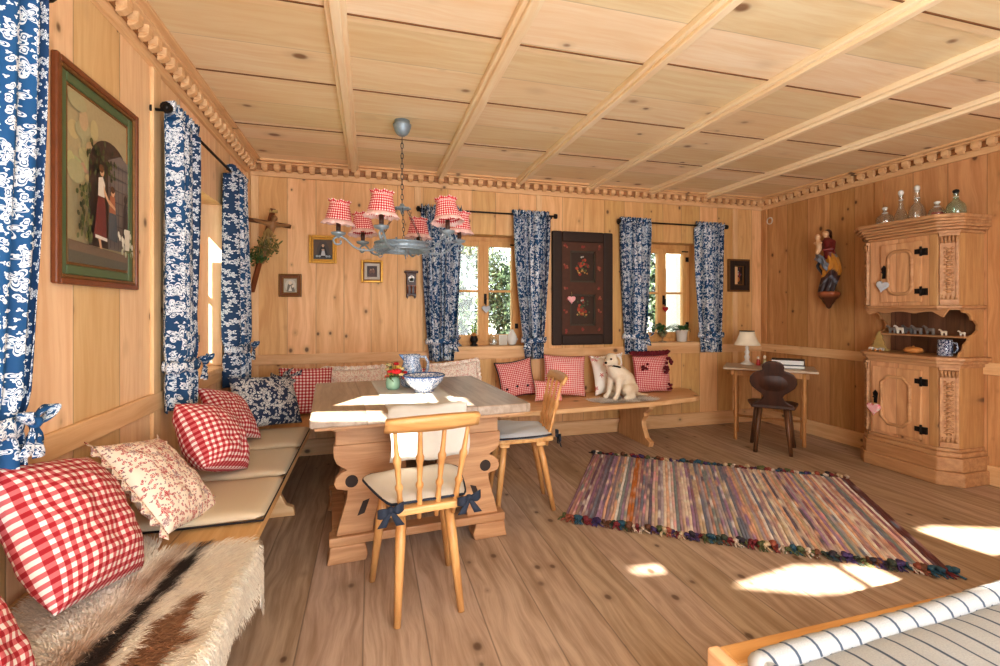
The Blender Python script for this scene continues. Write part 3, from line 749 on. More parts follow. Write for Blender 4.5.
# ------------------------------------------------------------------ cushions
def cushion(label, c, w, h, t, mat, yaw=0, lean=0, roll=0, ruffle=None, piping=None, seed=1, group=None, pinch=.05, sag=0, name='cushion', rest=SB+.002, buttons=None, shift=(0, 0), corner=1.0):
    rnd = random.Random(seed); p1, p2 = rnd.uniform(0, 6), rnd.uniform(0, 6)
    MX = RZ(yaw) @ RX(-lean) @ RY(roll)
    def pt(a, b, s):
        ea = 1-pinch*(1-b*b)*1.0; eb = 1-pinch*(1-a*a)*1.0
        e = max(0, (1-abs(a)**2.6)*(1-abs(b)**2.6))**.55
        x = a*w/2*ea; z = b*h/2*eb
        y = s*t/2*e*(1+.10*noise.noise((a*2+p1, b*2+p2, s)))+.012*noise.noise((a*4+p1, b*4, s*3))*e
        z -= sag*(1-b)*0
        return MX @ Vector((x, y, z))
    def arc(s):
        x0 = y0 = acc = 0; tab = [0]
        for i in range(1, 41):
            a = i/40; x1 = a*s/2; y1 = t/2*(max(0, 1-a**2.6)**.55); y0 = t/2 if i == 1 else y0
            acc += sqrt((x1-x0)**2+(y1-y0)**2); tab.append(acc); x0, y0 = x1, y1
        return lambda a: (1 if a > 0 else -1)*(tab[min(39, int(abs(a)*40))]+(tab[min(40, int(abs(a)*40)+1)]-tab[min(39, int(abs(a)*40))])*(abs(a)*40-int(abs(a)*40)))
    aw, ah = arc(w), arc(h)
    root = empty(name, c, label, 'cushion', group)
    g = G(); N = 28
    for s in (1, -1): g.grid(lambda u, v: pt(2*u-1, 2*v-1, s), N, N, uv=lambda u, v: (aw(2*u-1)+shift[0], ah(2*v-1)+shift[1]))
    bmesh.ops.remove_doubles(g.bm, verts=g.bm.verts[:], dist=.0008)
    lowz = min(v.co.z for v in g.bm.verts); root.location.z = rest-lowz
    g.build('cover', M[mat], root)
    def edge(q):
        s = int(q) % 4; f = q-int(q)
        return [(-1+2*f, -1), (1, -1+2*f), (1-2*f, 1), (-1, 1-2*f)][s]
    if piping:
        g = G(); g.tube([pt(*edge(k/20), 0) for k in range(80)], .006, 6, closed=True); g.build('piping', M[piping], root)
    if ruffle:
        rm, rw, sides = ruffle
        for s in sides:
            g = G()
            for b in (0,):
                def f(u, v):
                    a, b_ = edge(s+min(.9999, u)); p = pt(a, b_, 0)
                    o = MX @ Vector((a if abs(a) > .99 else a*.15, 0, b_ if abs(b_) > .99 else b_*.15)).normalized()
                    nrm = MX @ Vector((0, -1, 0))
                    return p+o*rw*v*(1+.06*sin(u*61))+nrm*(.004+.006*v)*sin(u*2*pi*8)*v
                g.grid(f, 88, 4, uv=lambda u, v: (u*w*1.6, v*rw))
            g.build('ruffle', M[rm], root, solid=.002)
    if buttons:
        for bx_, bz_ in buttons:
            g = G(); g.ball(MX @ Vector((bx_, -t*.47, bz_)), .012, 8, sc=(1, .6, 1)); g.build('button', M['blackcloth'], root)
    return root
CL, CB = 'cushions on the left bench', 'cushions on the back bench'
P2 = pi/2
cushion('red gingham cushion at the very bottom left edge of the photo', (-.79, 1.10, .545), .36, .30, .16, 'gingb', radians(90), .6, .2, seed=3, rest=SB+.03, group=CL)
cushion('big plump red gingham cushion on the left bench beside the goat hide', (-.80, 1.585, .60), .38, .40, .19, 'gingb', radians(92), .52, .26, seed=4, rest=SB+.02, group=CL, pinch=.02, shift=(.01, .02))
cushion('cream cushion printed with red flowers and a ruffled edge on left bench', (-.755, 2.045, .600), .38, .40, .13, 'floralred', radians(92), .72, .26, ruffle=('floralred', .028, (1, 3)), seed=5, group=CL, rest=SB+.004)
cushion('plump red gingham cushion beside the cream floral cushion on left bench', (-.715, 2.50, .625), .34, .34, .22, 'ging', radians(86), .6, .40, seed=6, rest=SB+.042, group=CL, pinch=.01)
cushion('smaller red gingham cushion on left bench in front of the navy floral cushion', (-.79, 3.08, .60), .36, .34, .13, 'ging', radians(80), .65, .36, seed=7, group=CL, rest=SB+.042)
cushion('navy cushion with white flowers in the bench corner', (-.67, 3.46, .615), .45, .36, .18, 'bluecush', radians(44), .50, .10, seed=8, group=CL, rest=SB+.042)
cushion('red gingham cushion in the bench corner left of the table', (-.49, 3.98, .585), .40, .37, .13, 'ging', radians(14), .22, .05, seed=9, group=CB)
cushion('white lacy cushion mostly hidden behind the left end of the table', (-.13, 4.16, .575), .48, .33, .13, 'floralpale', 0, .22, 0, ruffle=('floralpale', .035, (1, 2, 3)), seed=10, group=CB)
cushion('small red gingham cushion showing behind the blue jug', (.37, 4.19, .60), .22, .32, .11, 'ging', 0, .22, 0, seed=11, group=CB)
cushion('pale floral cushion with frilled edge right of the blue jug', (.74, 4.15, .60), .44, .33, .13, 'floralpale', 0, .22, -.10, ruffle=('floralpale', .03, (1, 2, 3)), seed=12, group=CB)
cushion('red gingham cushion with dark piping and buttons on the back bench', (1.30, 4.13, .605), .36, .35, .12, 'gingf', 0, .20, -.14, piping='blackcloth', seed=13, group=CB, pinch=.12, buttons=((-.02, -.07), (-.12, -.08), (.08, -.08)))
cushion('small red gingham cushion behind the grey seated chair', (1.56, 3.99, .51), .27, .19, .09, 'gings', 0, .25, .03, seed=14, group=CB, pinch=.08, buttons=((-.03, -.03),))
cushion('large red gingham cushion between the piped cushion and the dog', (1.79, 4.15, .605), .42, .39, .14, 'gings', radians(-4), .20, .06, seed=15, group=CB, pinch=.06)
cushion('white cushion with red spots behind the seated dog', (2.26, 4.15, .60), .37, .37, .12, 'hearts', radians(4), .18, -.06, ruffle=('hearts', .018, (2,)), seed=16, group=CB, pinch=.10)
cushion('red gingham cushion with dark red ruffle at bench right end', (2.74, 4.15, .605), .39, .37, .13, 'gingf', radians(-6), .16, -.02, ruffle=('darkred', .05, (2,)), seed=17, group=CB, pinch=.04)
for c_, s_ in (((2.60, 4.055, .69), .028), ((2.885, 4.07, .745), .034), ((2.865, 4.04, .49), .026), ((2.84, 4.055, .655), .03)):
    rt = [o for o in bpy.data.objects if o.get('label', '').startswith('red gingham cushion with dark red')][0]
    g = G(); rr = random.Random(int(s_*1000))
    for k in range(9): g.ball((c_[0]+rr.uniform(-s_, s_), c_[1]+rr.uniform(-.01, .01), c_[2]+rr.uniform(-s_, s_)), s_*.5, 7)
    put(g.build('wool_tuft', M['darkred'], rt), rt)

# knotted navy cloth bundle behind the navy cushion
root = empty('cloth_bundle', (-.72, 4.05, SB), 'dark navy floral cloth bundle with a bow in the bench corner', 'cloth bundle')
g = G()
def bun(u, v):
    th = 2*pi*u; ph = pi*v
    r = 1+.22*noise.noise((cos(th)*2, sin(th)*2, v*4))
    return (-.72+.19*r*sin(ph)*cos(th), 4.08+.13*r*sin(ph)*sin(th), .57-.15*cos(ph)*r)
g.grid(bun, 30, 18, closeu=True, uv=lambda u, v: (u*.8, v*.4)); put(g.build('bundle', M['brownframe'], root), root)
g = G()
for sx, sz, ln in ((1, .25, .12), (-1, .1, .10), (.3, 1, .10), (.9, -.5, .11)):
    g.grid(lambda u, v: (-.64+sx*ln*v+.035*(u-.5)*abs(sz)*(1+v), 3.96-.03*sin(pi*v)+.014*sin(9*u+4*v), .705+sz*ln*v*.8+.05*(u-.5)*(1+1.2*v)*abs(sx)), 6, 8, uv=lambda u, v: (u*.1, v*.15))
g.ball((-.64, 3.95, .70), .03, 10)
put(g.build('knot', M['bluecush'], root, solid=.004), root)

# ------------------------------------------------------------------ goat hide
def hide():
    root = empty('goat_hide', (-.6, 1.45, SB), 'brown and white goat hide draped over the front of the left bench', 'animal hide')
    OUT = []
    N_U, N_V = 84, 84
    # hide plane coords: p across (0 wall .. grows over the edge), q along y
    def inside(p, q):
        r = .085*noise.noise((p*3.2, q*3.2, 1.3))+.03*noise.noise((p*11, q*11, 4))
        body = ((p-.30)/.33)**4+((q-1.36)/.47)**4
        legs = []
        v = 1-body+r*2.2
        for cp, cq, a, L, wdt in ((.62, 1.80, .5, .15, .045), (.66, 1.10, -.2, .25, .055), (.12, 1.86, 2.5, .08, .06), (.62, 1.02, -1.0, .12, .05)):
            dx, dy = p-cp, q-cq
            al = dx*cos(a)+dy*sin(a); ac = -dx*sin(a)+dy*cos(a)
            e = 1-(max(0, abs(al)-L*.5)/(L*.5))**2-(ac/wdt)**2+r*2
            v = max(v, e)
        return v
    xe = -.405
    def pos(p, q, h=0):
        d = xe-XL-.09
        bump_ = .010*noise.noise((p*6, q*6, 9))+.010
        if p < d: return Vector((XL+.09+p, q, SB+.004+max(0, bump_)+h))
        s = p-d; R_ = .03; a = min(s/R_, pi/2); ex = max(0, s-R_*pi/2)
        return Vector((xe+(R_+h)*sin(a)*.75+.012+.04*noise.noise((q*5, ex*3, 2))*min(1, ex*8), q, SB+.008-R_+(R_+h)*cos(a)+max(0, bump_)*cos(a)-ex))
    def color(p, q):
        n1 = noise.noise((p*3.5+2, q*3.5, 7)); n2 = noise.noise((p*14, q*14, 3))
        cream, brown, black = Vector(srgb((250, 242, 228))), Vector(srgb((150, 104, 66))), Vector(srgb((46, 36, 30)))
        c = cream.copy()
        sp = abs((p-.28)+(q-1.36)*-.42*.6+.03*n1)        # dark back stripe
        k = max(0, min(1, (.10+.06*n1-abs(p-.30-.10*(q-1.4)))*14+n2*.5))
        k2 = 1 if n1+.25*n2 > .20 else 0
        k2 = max(0, min(1, (n1+.25*n2-(.42 if p > .3 else .18)-(.4 if p > .42 else 0))*7))
        c = c.lerp(brown, k2*.95)
        st = max(0, min(1, (.034+.02*n2-abs(p-.27-.13*(q-1.36)-.02*n1))*45))
        c = c.lerp(brown, max(0, min(1, (.06+.05*n1+.03*n2-abs(p-.22-.13*(q-1.36)))*16))*.8*(1 if q > 1.2 else .6))
        c = c.lerp(black, st)
        if p < .12: c = c.lerp(brown, .5*min(1, max(0, n1+.5)))
        return c
    g = G(); V = {}; P0, P1, Q0, Q1 = -.02, .90, .80, 2.0
    for i in range(N_U+1):
        for j in range(N_V+1):
            p, q = P0+(P1-P0)*i/N_U, Q0+(Q1-Q0)*j/N_V
            if inside(p, q) > 0:
                v = g.v(pos(p, q)); V[i, j] = v; g.col[v] = color(p, q)
    for i in range(N_U):
        for j in range(N_V):
            k = [(i, j), (i+1, j), (i+1, j+1), (i, j+1)]
            if all(a in V for a in k): g.face([V[a] for a in k], 0, None, True)
    loose = [v for v in g.bm.verts if not v.link_faces]
    for v in loose: g.col.pop(v, None)
    bmesh.ops.delete(g.bm, geom=loose, context='VERTS')
    put(g.build('skin', M['vcol'], root, solid=.006), root)
    rr = random.Random(11); g = G(); n = 0
    while n < 15000:
        p, q = rr.uniform(P0, P1), rr.uniform(Q0, Q1); e = inside(p, q)
        if e <= 0: continue
        n += 1
        L = rr.uniform(.022, .045)*(1.25 if e < .25 else 1)
        # hair lies outwards from the back line, towards the rim
        dp, dq = (p-.28)*1.6+.10, (q-1.30)*.5+rr.uniform(-.12, .12); dl = sqrt(dp*dp+dq*dq)+1e-6
        dp, dq = dp/dl, dq/dl
        a = pos(p, q, .004); b = pos(p+dp*L*.6, q+dq*L*.6, .012); c_ = pos(p+dp*L, q+dq*L, .010+rr.uniform(-.004, .006))
        t = (c_-a); up = Vector((0, 0, 1)) if p < .5 else Vector((1, 0, .3))
        s_ = t.cross(up)
        if s_.length < 1e-6: continue
        s_ = s_.normalized()*.0016
        vs = [g.v(a-s_), g.v(a+s_), g.v(b+s_*.8), g.v(b-s_*.8), g.v(c_)]
        cc = color(p, q)*rr.uniform(.82, 1.12); cc = tuple(min(1, x) for x in cc)
        for v in vs: g.col[v] = cc
        g.face([vs[0], vs[1], vs[2], vs[3]]); g.face([vs[3], vs[2], vs[4]])
    o = put(g.build('fur', M['vcol'], root, normals=False), root); o['kind'] = 'stuff'
hide()

# ------------------------------------------------------------------ dog on a small fur
root = empty('fur_mat', (2.25, 3.84, SB), 'small grey and white fur mat under the dog on the back bench', 'fur mat')
g = G(); rr = random.Random(4); 
def inm(x, y): return 1-((x-2.24)/.33)**2-((y-3.86)/.14)**2+.6*noise.noise((x*7, y*7, 2))
def cm(x, y):
    n = noise.noise((x*9, y*9, 5)); return Vector(srgb((255, 252, 248))).lerp(Vector(srgb((196, 186, 180))), max(0, min(1, n*2.4)))
def zm(x, y): return SB+.006-max(0, (3.69-y))*1.2
n = 0
while n < 3500:
    x, y = rr.uniform(1.86, 2.68), rr.uniform(3.66, 4.06)
    if inm(x, y) < 0: continue
    n += 1; a = rr.uniform(0, 6.28); L = rr.uniform(.03, .06)
    A = Vector((x, y, SB+.004)); B = A+Vector((cos(a)*L, sin(a)*L*.7, .012)); D = Vector((-sin(a), cos(a), 0))*.0022
    vs = [g.v(A-D), g.v(A+D), g.v(B)]; cc = tuple(cm(x, y)*rr.uniform(.85, 1.1))
    for v in vs: g.col[v] = cc
    g.face(vs)
o = put(g.build('fur', M['vcol'], root, normals=False), root); o['kind'] = 'stuff'
g = G()
g.grid(lambda u, v: (1.97+.56*u, 3.76+.22*v, SB+.003), 4, 4); g.setcol(srgb((224, 214, 200))); put(g.build('skin', M['vcol'], root), root)

def dog():
    root = empty('dog', (2.145, 3.90, SB+.006), 'small cream labrador puppy with collar sitting on the back bench', 'dog', rz=radians(14))
    root.scale = (1.06,)*3
    V = [(.20, 0, .085), (.165, 0, .155), (.10, 0, .205), (.045, 0, .245), (.012, 0, .295), (0, -.005, .342), (-.045, -.028, .330), (-.082, -.042, .320),
         (.045, .048, .175), (.038, .055, .105), (.022, .055, .045), (-.008, .058, .017),
         (.045, -.048, .175), (.038, -.055, .105), (.022, -.055, .045), (-.008, -.058, .017),
         (.19, .055, .085), (.115, .085, .085), (.165, .092, .03), (.085, .095, .018),
         (.19, -.055, .085), (.115, -.085, .085), (.165, -.092, .03), (.085, -.095, .018),
         (.265, 0, .035), (.33, -.02, .018), (.39, -.05, .012)]
    Rr = [.084, .088, .082, .068, .054, .062, .038, .026, .036, .026, .020, .024, .036, .026, .020, .024,
          .062, .048, .028, .022, .062, .048, .028, .022, .026, .016, .008]
    E = [(0,1),(1,2),(2,3),(3,4),(4,5),(5,6),(6,7),(2,8),(8,9),(9,10),(10,11),(2,12),(12,13),(13,14),(14,15),(0,16),(16,17),(17,18),(18,19),(0,20),(20,21),(21,22),(22,23),(0,24),(24,25),(25,26)]
    def col(p):
        c = Vector(srgb((244, 234, 214)))
        return tuple(c.lerp(Vector(srgb((218, 186, 142))), max(0, min(.8, (p.x-.05)*3.2+.4*noise.noise(p*14)))) )
    skinmesh('body', V, E, Rr, 0, vcol('cream_dog_coat', .75, .35), root, 2, col, .005)
    ear = vcol('dog_ear_coat', .8)
    for s in (1, -1):
        g = G(); g.grid(lambda u, v: (.018+.022*(u-.5)+.01*v, -.006+s*(.058+.016*sin(pi*v)), .372-.070*v+.004*sin(u*5)-.006*(2*u-1)**2*(1-v)), 6, 8)
        g.setcol(srgb((226, 196, 152))); g.build('ear', ear, root, solid=.009, sub=1)
        g = G(); g.ball((-.056, -.026+s*.030-.006, .358), .009, 10); g.build('eye', M['iron'], root)
    g = G(); g.ball((-.106, -.052, .328), .014, 10, sc=(.8, 1, .8)); g.build('nose', M['iron'], root)
    g = G(); g.tube([(-.098, -.03, .306), (-.08, -.066, .302), (-.05, -.062, .304)], .0025, 5); g.build('mouth', M['brownframe'], root)
    g = G(); g.tube([(.022+.063*cos(2*pi*k/24), -.002+.062*sin(2*pi*k/24), .288+.014*cos(2*pi*k/24)*-1) for k in range(24)], .007, 8, closed=True); col_ = g.build('collar', M['iron'], root)
    g = G(); g.tube([(-.035, -.012, .292), (-.038, -.013, .292)], .011, 12); g.build('collar_tag', M['brass'], col_)
dog()
# ------------------------------------------------------------------ chandelier
def chandelier():
    cx, cy = .205, 3.161
    root = empty('chandelier', (cx, cy, 1.62), 'grey iron ring chandelier with six red gingham shades over the table', 'chandelier')
    def P(r, th, z): return (cx+r*cos(th), cy+r*sin(th), z)
    p = lambda g, n, m, **k: put(g.build(n, M[m], root, **k), root)
    g = G(); g.lathe([(.008, 2.40), (.020, 2.401), (.036, 2.412), (.048, 2.43), (.058, 2.46), (.060, 2.475), (.05, 2.48), (.05, HC)], (cx, cy, 0), 20); p(g, 'ceiling_rose', 'steel')
    g = G(); z = 2.39; k = 0
    while z > 1.945:
        pts = []
        for i in range(12):
            t = 2*pi*i/12; a = .008*cos(t); b = .021*sin(t)
            pts.append((cx+(a if k % 2 else 0), cy+(0 if k % 2 else a), z-.02+b))
        g.tube(pts, .0028, 6, closed=True); z -= .034; k += 1
    p(g, 'chain', 'chain')
    g = G(); g.lathe([(.004, 1.955), (.012, 1.95), (.018, 1.935), (.05, 1.925), (.05, 1.918), (.014, 1.912), (.01, 1.89), (.003, 1.88)], (cx, cy, 0), 16)
    for i in range(8): g.ball(P(.052, i*pi/4, 1.921), .008, 6)
    p(g, 'hub', 'steel')
    RR = .175
    g = G()
    g.grid(lambda u, v: P(RR, 2*pi*u, 1.642+.046*v), 56, 1, closeu=True)
    for i in range(18): g.ball(P(RR+.002, i*pi/9, 1.665), .006, 6)
    g.tube([P(RR+.001, 2*pi*i/48, 1.642) for i in range(48)], .004, 6, closed=True); g.tube([P(RR+.001, 2*pi*i/48, 1.688) for i in range(48)], .004, 6, closed=True)
    put(g.build('ring', M['steel'], root, solid=.004), root)
    for k in range(3):
        th = radians(30+120*k); g = G(); n = 0
        A, B = Vector(P(.045, th, 1.915)), Vector(P(RR, th, 1.69)); L = (B-A).length; nn = int(L/.03)
        d = (B-A).normalized(); s1 = d.cross(Vector((0, 0, 1))).normalized(); s2 = d.cross(s1)
        for i in range(nn):
            c = A+(B-A)*((i+.5)/nn); s_ = s1 if i % 2 else s2
            g.tube([c+d*.019*sin(2*pi*q/10)+s_*.007*cos(2*pi*q/10) for q in range(10)], .0022, 5, closed=True)
        p(g, 'suspension_chain', 'chain')
    base = math.atan2(-cy, -cx)
    for k in range(6):
        th = base+radians(-17+60*k)
        g = G()
        prof = [(RR-.05, 1.71), (RR-.075, 1.685), (RR-.05, 1.655), (RR+.01, 1.638), (RR+.07, 1.632), (RR+.13, 1.650), (RR+.18, 1.695), (.395, 1.712), (.43, 1.69), (.415, 1.662), (.385, 1.668), (.392, 1.69)]
        # smooth the scroll
        pts = []
        for i in range(len(prof)-1):
            for q in range(4):
                a = [prof[max(0, i-1)], prof[i], prof[i+1], prof[min(len(prof)-1, i+2)]]; t = q/4
                f = lambda j: .5*((2*a[1][j])+(-a[0][j]+a[2][j])*t+(2*a[0][j]-5*a[1][j]+4*a[2][j]-a[3][j])*t*t+(-a[0][j]+3*a[1][j]-3*a[2][j]+a[3][j])*t**3)
                pts.append(P(f(0), th, f(1)))
        g.tube(pts, .0065, 7)
        # small leaf scroll at the ring
        g.tube([P(RR+.01+.026*cos(q*.5)*(1-q/26), th+.12+.004*q, 1.625+.026*sin(q*.5)*(1-q/26)) for q in range(20)], .0035, 5)
        arm = p(g, 'arm', 'steel')
        def ap(g, n, m, par, **kw):
            o = g.build(n, M[m], par, **kw); o.matrix_parent_inverse = (Matrix.Translation(-root.location)).copy()
            return o
        c = Vector(P(.40, th, 0))
        g = G(); g.lathe([(.006, 1.70), (.012, 1.712), (.04, 1.722), (.045, 1.735), (.041, 1.735), (.018, 1.726), (.014, 1.745)], c, 16); o = g.build('drip_pan', M['steel'], arm)
        g = G(); g.lathe([(.014, 1.73), (.014, 1.80), (.010, 1.80)], c, 12); g.build('candle_sleeve', M['candle'], arm)
        tl = radians([3, -6, 5, 2, -4, 6][k]); MM = RX(tl) @ RY(tl*.7)
        g = G(); g.lathe([(.082, 0), (.076, .03), (.066, .07), (.058, .11), (.056, .118)], c+Vector((0, 0, 1.80)), 28, M=MM, cap=False, us=.48)
        g.build('lamp_shade', M['gingshade'], arm, solid=.002)
        g = G()
        def ruf(u, v): 
            a = 2*pi*u; r = .080+.022*v+.005*sin(22*a)*v; return MM @ Vector((r*cos(a), r*sin(a), .012-.028*v+.004*sin(11*a)*v)) + c+Vector((0, 0, 1.80))
        g.grid(ruf, 120, 3, closeu=True, uv=lambda u, v: (u*.6, v*.03))
        def ruf2(u, v):
            a = 2*pi*u; r = .056+.012*v+.005*sin(16*a)*v; return MM @ Vector((r*cos(a), r*sin(a), .112+.020*v+.005*sin(8*a)*v)) + c+Vector((0, 0, 1.80))
        g.build('hem_ruffle', M['rufflew'], arm, solid=.001)
        g = G(); g.grid(ruf2, 96, 3, closeu=True, uv=lambda u, v: (u*.45, v*.02)); g.build('top_ruffle', M['gingshade'], arm, solid=.001)
        if k == 5:
            pass
chandelier()

# ------------------------------------------------------------------ pictures
def picture(name, label, P, a0, a1, z0, z1, rings, art, depth=.025, cat='picture', group=None, tilt=0):
    """rings: list of (width, material, proud); art(g, X, Z) paints polygons in a unit frame on the canvas"""
    root = empty(name, P((a0+a1)/2, 0, z0), label, cat, group); k = 0
    for w, mat, pr, nm in rings:
        g = G()
        def bar(b0, b1, c0, c1):
            A = [P(b0, .001, c0), P(b1, depth+pr, c1)]
            lo = [min(A[0][i], A[1][i]) for i in range(3)]; hi = [max(A[0][i], A[1][i]) for i in range(3)]
            g.box(lo[0], hi[0], lo[1], hi[1], lo[2], hi[2])
        bar(a0, a0+w, z0, z1); bar(a1-w, a1, z0, z1); bar(a0+w, a1-w, z0, z0+w); bar(a0+w, a1-w, z1-w, z1)
        put(g.build(nm, M[mat], root, bev=min(.006, w*.3)), root); a0 += w; a1 -= w; z0 += w; z1 -= w
    g = G(); lay = [0]
    def poly(pts, c):
        lay[0] += 1; n = .006+lay[0]*.00025
        vs = [g.v(P(a0+(a1-a0)*x, n, z0+(z1-z0)*y)) for x, y in pts]
        g.face(vs); g.setcol(srgb(c), vs)
    def ell(cx, cy, rx, ry, c, n=18, a=0):
        poly([(cx+rx*cos(2*pi*i/n)*cos(a)-ry*sin(2*pi*i/n)*sin(a), cy+rx*cos(2*pi*i/n)*sin(a)+ry*sin(2*pi*i/n)*cos(a)) for i in range(n)], c)
    art(poly, ell)
    put(g.build('canvas', M['paint'], root, normals=False), root)
    return root
SQ = [(0, 0), (1, 0), (1, 1), (0, 1)]
def art_big(poly, ell):
    rr = random.Random(3)
    poly(SQ, (176, 160, 122))
    for i in range(16): ell(rr.uniform(0, .4), rr.uniform(.5, 1), rr.uniform(.05, .14), rr.uniform(.03, .07), (186+rr.randint(-14, 14), 168+rr.randint(-12, 12), 126))
    poly([(0, 0), (1, 0), (1, .10), (0, .13)], (124, 104, 84)); poly([(0, 0), (1, 0), (1, .05), (0, .07)], (96, 92, 78))
    arch = [(.30, .12)]+[(.66-.36*cos(pi*i/14), .62+.20*sin(pi*i/14)) for i in range(15)]+[(1, .12)]
    poly([(min(1, x), y) for x, y in arch], (74, 56, 44))
    poly([(.62, .12), (1, .12), (1, .74), (.86, .77), (.62, .70)], (122, 112, 106))
    for i in range(5): poly([(.66+.075*i, .13), (.668+.075*i, .13), (.668+.075*i, .7), (.66+.075*i, .7)], (86, 78, 74))
    for i in range(7): poly([(.62, .2+.08*i), (1, .2+.08*i), (1, .206+.08*i), (.62, .206+.08*i)], (92, 84, 80))
    for i in range(60): 
        x = rr.gauss(.42, .12); y = rr.gauss(.64, .07); ell(max(.02, min(.95, x)), y, .022, .014, rr.choice([(70, 78, 42), (92, 96, 52), (52, 56, 36)]), 7, rr.uniform(0, 3))
    for i in range(55): ell(rr.uniform(.02, .2), rr.uniform(.12, .46), .022, .016, rr.choice([(84, 92, 50), (112, 112, 66), (60, 66, 40)]), 7, rr.uniform(0, 3))
    # two girls before the gate
    poly([(.20, .16), (.42, .15), (.40, .36), (.37, .44), (.28, .44), (.25, .34)], (108, 46, 44))
    poly([(.27, .42), (.38, .42), (.39, .50), (.35, .545), (.28, .53)], (222, 212, 196)); poly([(.36, .50), (.40, .46), (.46, .41), (.455, .39), (.37, .44)], (214, 168, 132))
    ell(.335, .575, .035, .030, (206, 160, 124)); ell(.322, .592, .042, .026, (96, 62, 36)); poly([(.27, .155), (.30, .10), (.33, .10), (.31, .16)], (202, 158, 124)); poly([(.22, .16), (.42, .15), (.42, .17), (.22, .18)], (220, 214, 204))
    poly([(.44, .17), (.60, .16), (.58, .36), (.55, .43), (.47, .43), (.45, .34)], (76, 84, 90)); poly([(.45, .34), (.57, .34), (.55, .45), (.47, .45)], (168, 104, 74))
    ell(.515, .475, .034, .028, (208, 164, 130)); ell(.51, .49, .038, .022, (84, 54, 34)); poly([(.44, .42), (.56, .38), (.56, .36), (.44, .39)], (206, 160, 124))
    poly([(.70, .2), (.80, .2), (.78, .42), (.75, .46), (.71, .40)], (58, 48, 44)); ell(.75, .46, .035, .03, (52, 42, 38))
    for i in range(26): ell(rr.gauss(.72, .07), rr.uniform(.08, .24), .018, .022, rr.choice([(226, 222, 206), (196, 196, 170), (116, 118, 76)]), 7)
    poly([(.70, .12), (.78, .12), (.80, .26), (.69, .26)], (214, 208, 192))
picture('framed_painting', 'large painting of two girls at a gate in green and brown frame', lp, 1.815, 2.365, 1.335, 2.08,
        [(.022, 'brownframe', .010, 'outer_frame'), (.012, 'golddark', .006, 'gilt_line'), (.034, 'greenframe', .0, 'inner_frame'), (.010, 'golddark', -.003, 'inner_gilt_line')], art_big, .012)
def art_virgin(poly, ell):
    poly(SQ, (92, 74, 60)); poly([(0, 0), (1, 0), (1, .22), (0, .22)], (60, 62, 66)); poly([(.12, .1), (.2, .6), (.34, .9), (.66, .9), (.8, .6), (.9, .1)], (74, 64, 58))
    poly([(.2, .1), (.38, .62), (.5, .82), (.62, .62), (.82, .1)], (32, 30, 34)); poly([(.38, .18), (.46, .5), (.56, .5), (.64, .18)], (196, 200, 206)); ell(.5, .70, .07, .08, (206, 172, 140)); ell(.5, .48, .08, .05, (200, 170, 150))
    for x in (.18, .32, .7, .84): ell(x, .15, .07, .06, (150, 164, 170))
picture('framed_print', 'gold framed devotional print of a dark robed figure, highest of the small pictures', bp, -.507, -.278, 1.653, 1.897, [(.022, 'gold', .006, 'outer_frame'), (.016, 'gold', -.002, 'inner_frame')], art_virgin, .02, group='small pictures on the back wall')
def art_silver(poly, ell):
    poly(SQ, (186, 178, 160)); ell(.5, .5, .42, .44, (206, 202, 190)); poly([(.2, .05), (.3, .55), (.5, .8), (.75, .5), (.85, .05)], (122, 118, 108)); ell(.48, .68, .13, .14, (226, 212, 190)); ell(.68, .45, .1, .1, (226, 212, 190)); poly([(.35, .1), (.5, .5), (.62, .1)], (224, 220, 208))
picture('framed_icon', 'small silvery icon in a brown ornate frame, lowest and leftmost small picture', bp, -.744, -.563, 1.362, 1.556, [(.014, 'golddark', .012, 'outer_frame'), (.012, 'brownframe', .004, 'middle_frame'), (.012, 'golddark', .0, 'inner_frame')], art_silver, .02, group='small pictures on the back wall')
def art_dark(poly, ell):
    poly(SQ, (58, 36, 28)); ell(.35, .5, .16, .2, (110, 66, 46)); ell(.65, .52, .14, .2, (124, 80, 54)); ell(.38, .66, .07, .08, (190, 146, 110)); ell(.62, .70, .07, .08, (186, 140, 104)); poly([(.1, 0), (.9, 0), (.85, .3), (.15, .3)], (78, 44, 32))
picture('framed_print', 'small gold framed picture with a cream mount under the chandelier', bp, -.076, .113, 1.493, 1.694, [(.020, 'gold', .008, 'outer_frame'), (.008, 'golddark', .0, 'inner_frame'), (.024, 'white', -.012, 'mount')], art_dark, .02, group='small pictures on the back wall')
def art_still(poly, ell):
    poly(SQ, (40, 30, 26)); poly([(0, 0), (1, 0), (1, .2), (0, .2)], (74, 50, 34)); ell(.5, .28, .2, .14, (196, 120, 60)); 
    rr = random.Random(5)
    for i in range(16): ell(rr.gauss(.5, .15), rr.gauss(.62, .12), .06, .055, rr.choice([(176, 172, 170), (150, 60, 60), (110, 120, 140), (200, 190, 170)]), 9)
picture('framed_painting', 'flower still life in a dark frame with gilt edge, near the right corner', bp, 3.816, 4.10, 1.453, 1.815, [(.018, 'golddark', .012, 'outer_frame'), (.055, 'darkpaint', .02, 'frame'), (.012, 'golddark', .0, 'inner_frame')], art_still, .02)
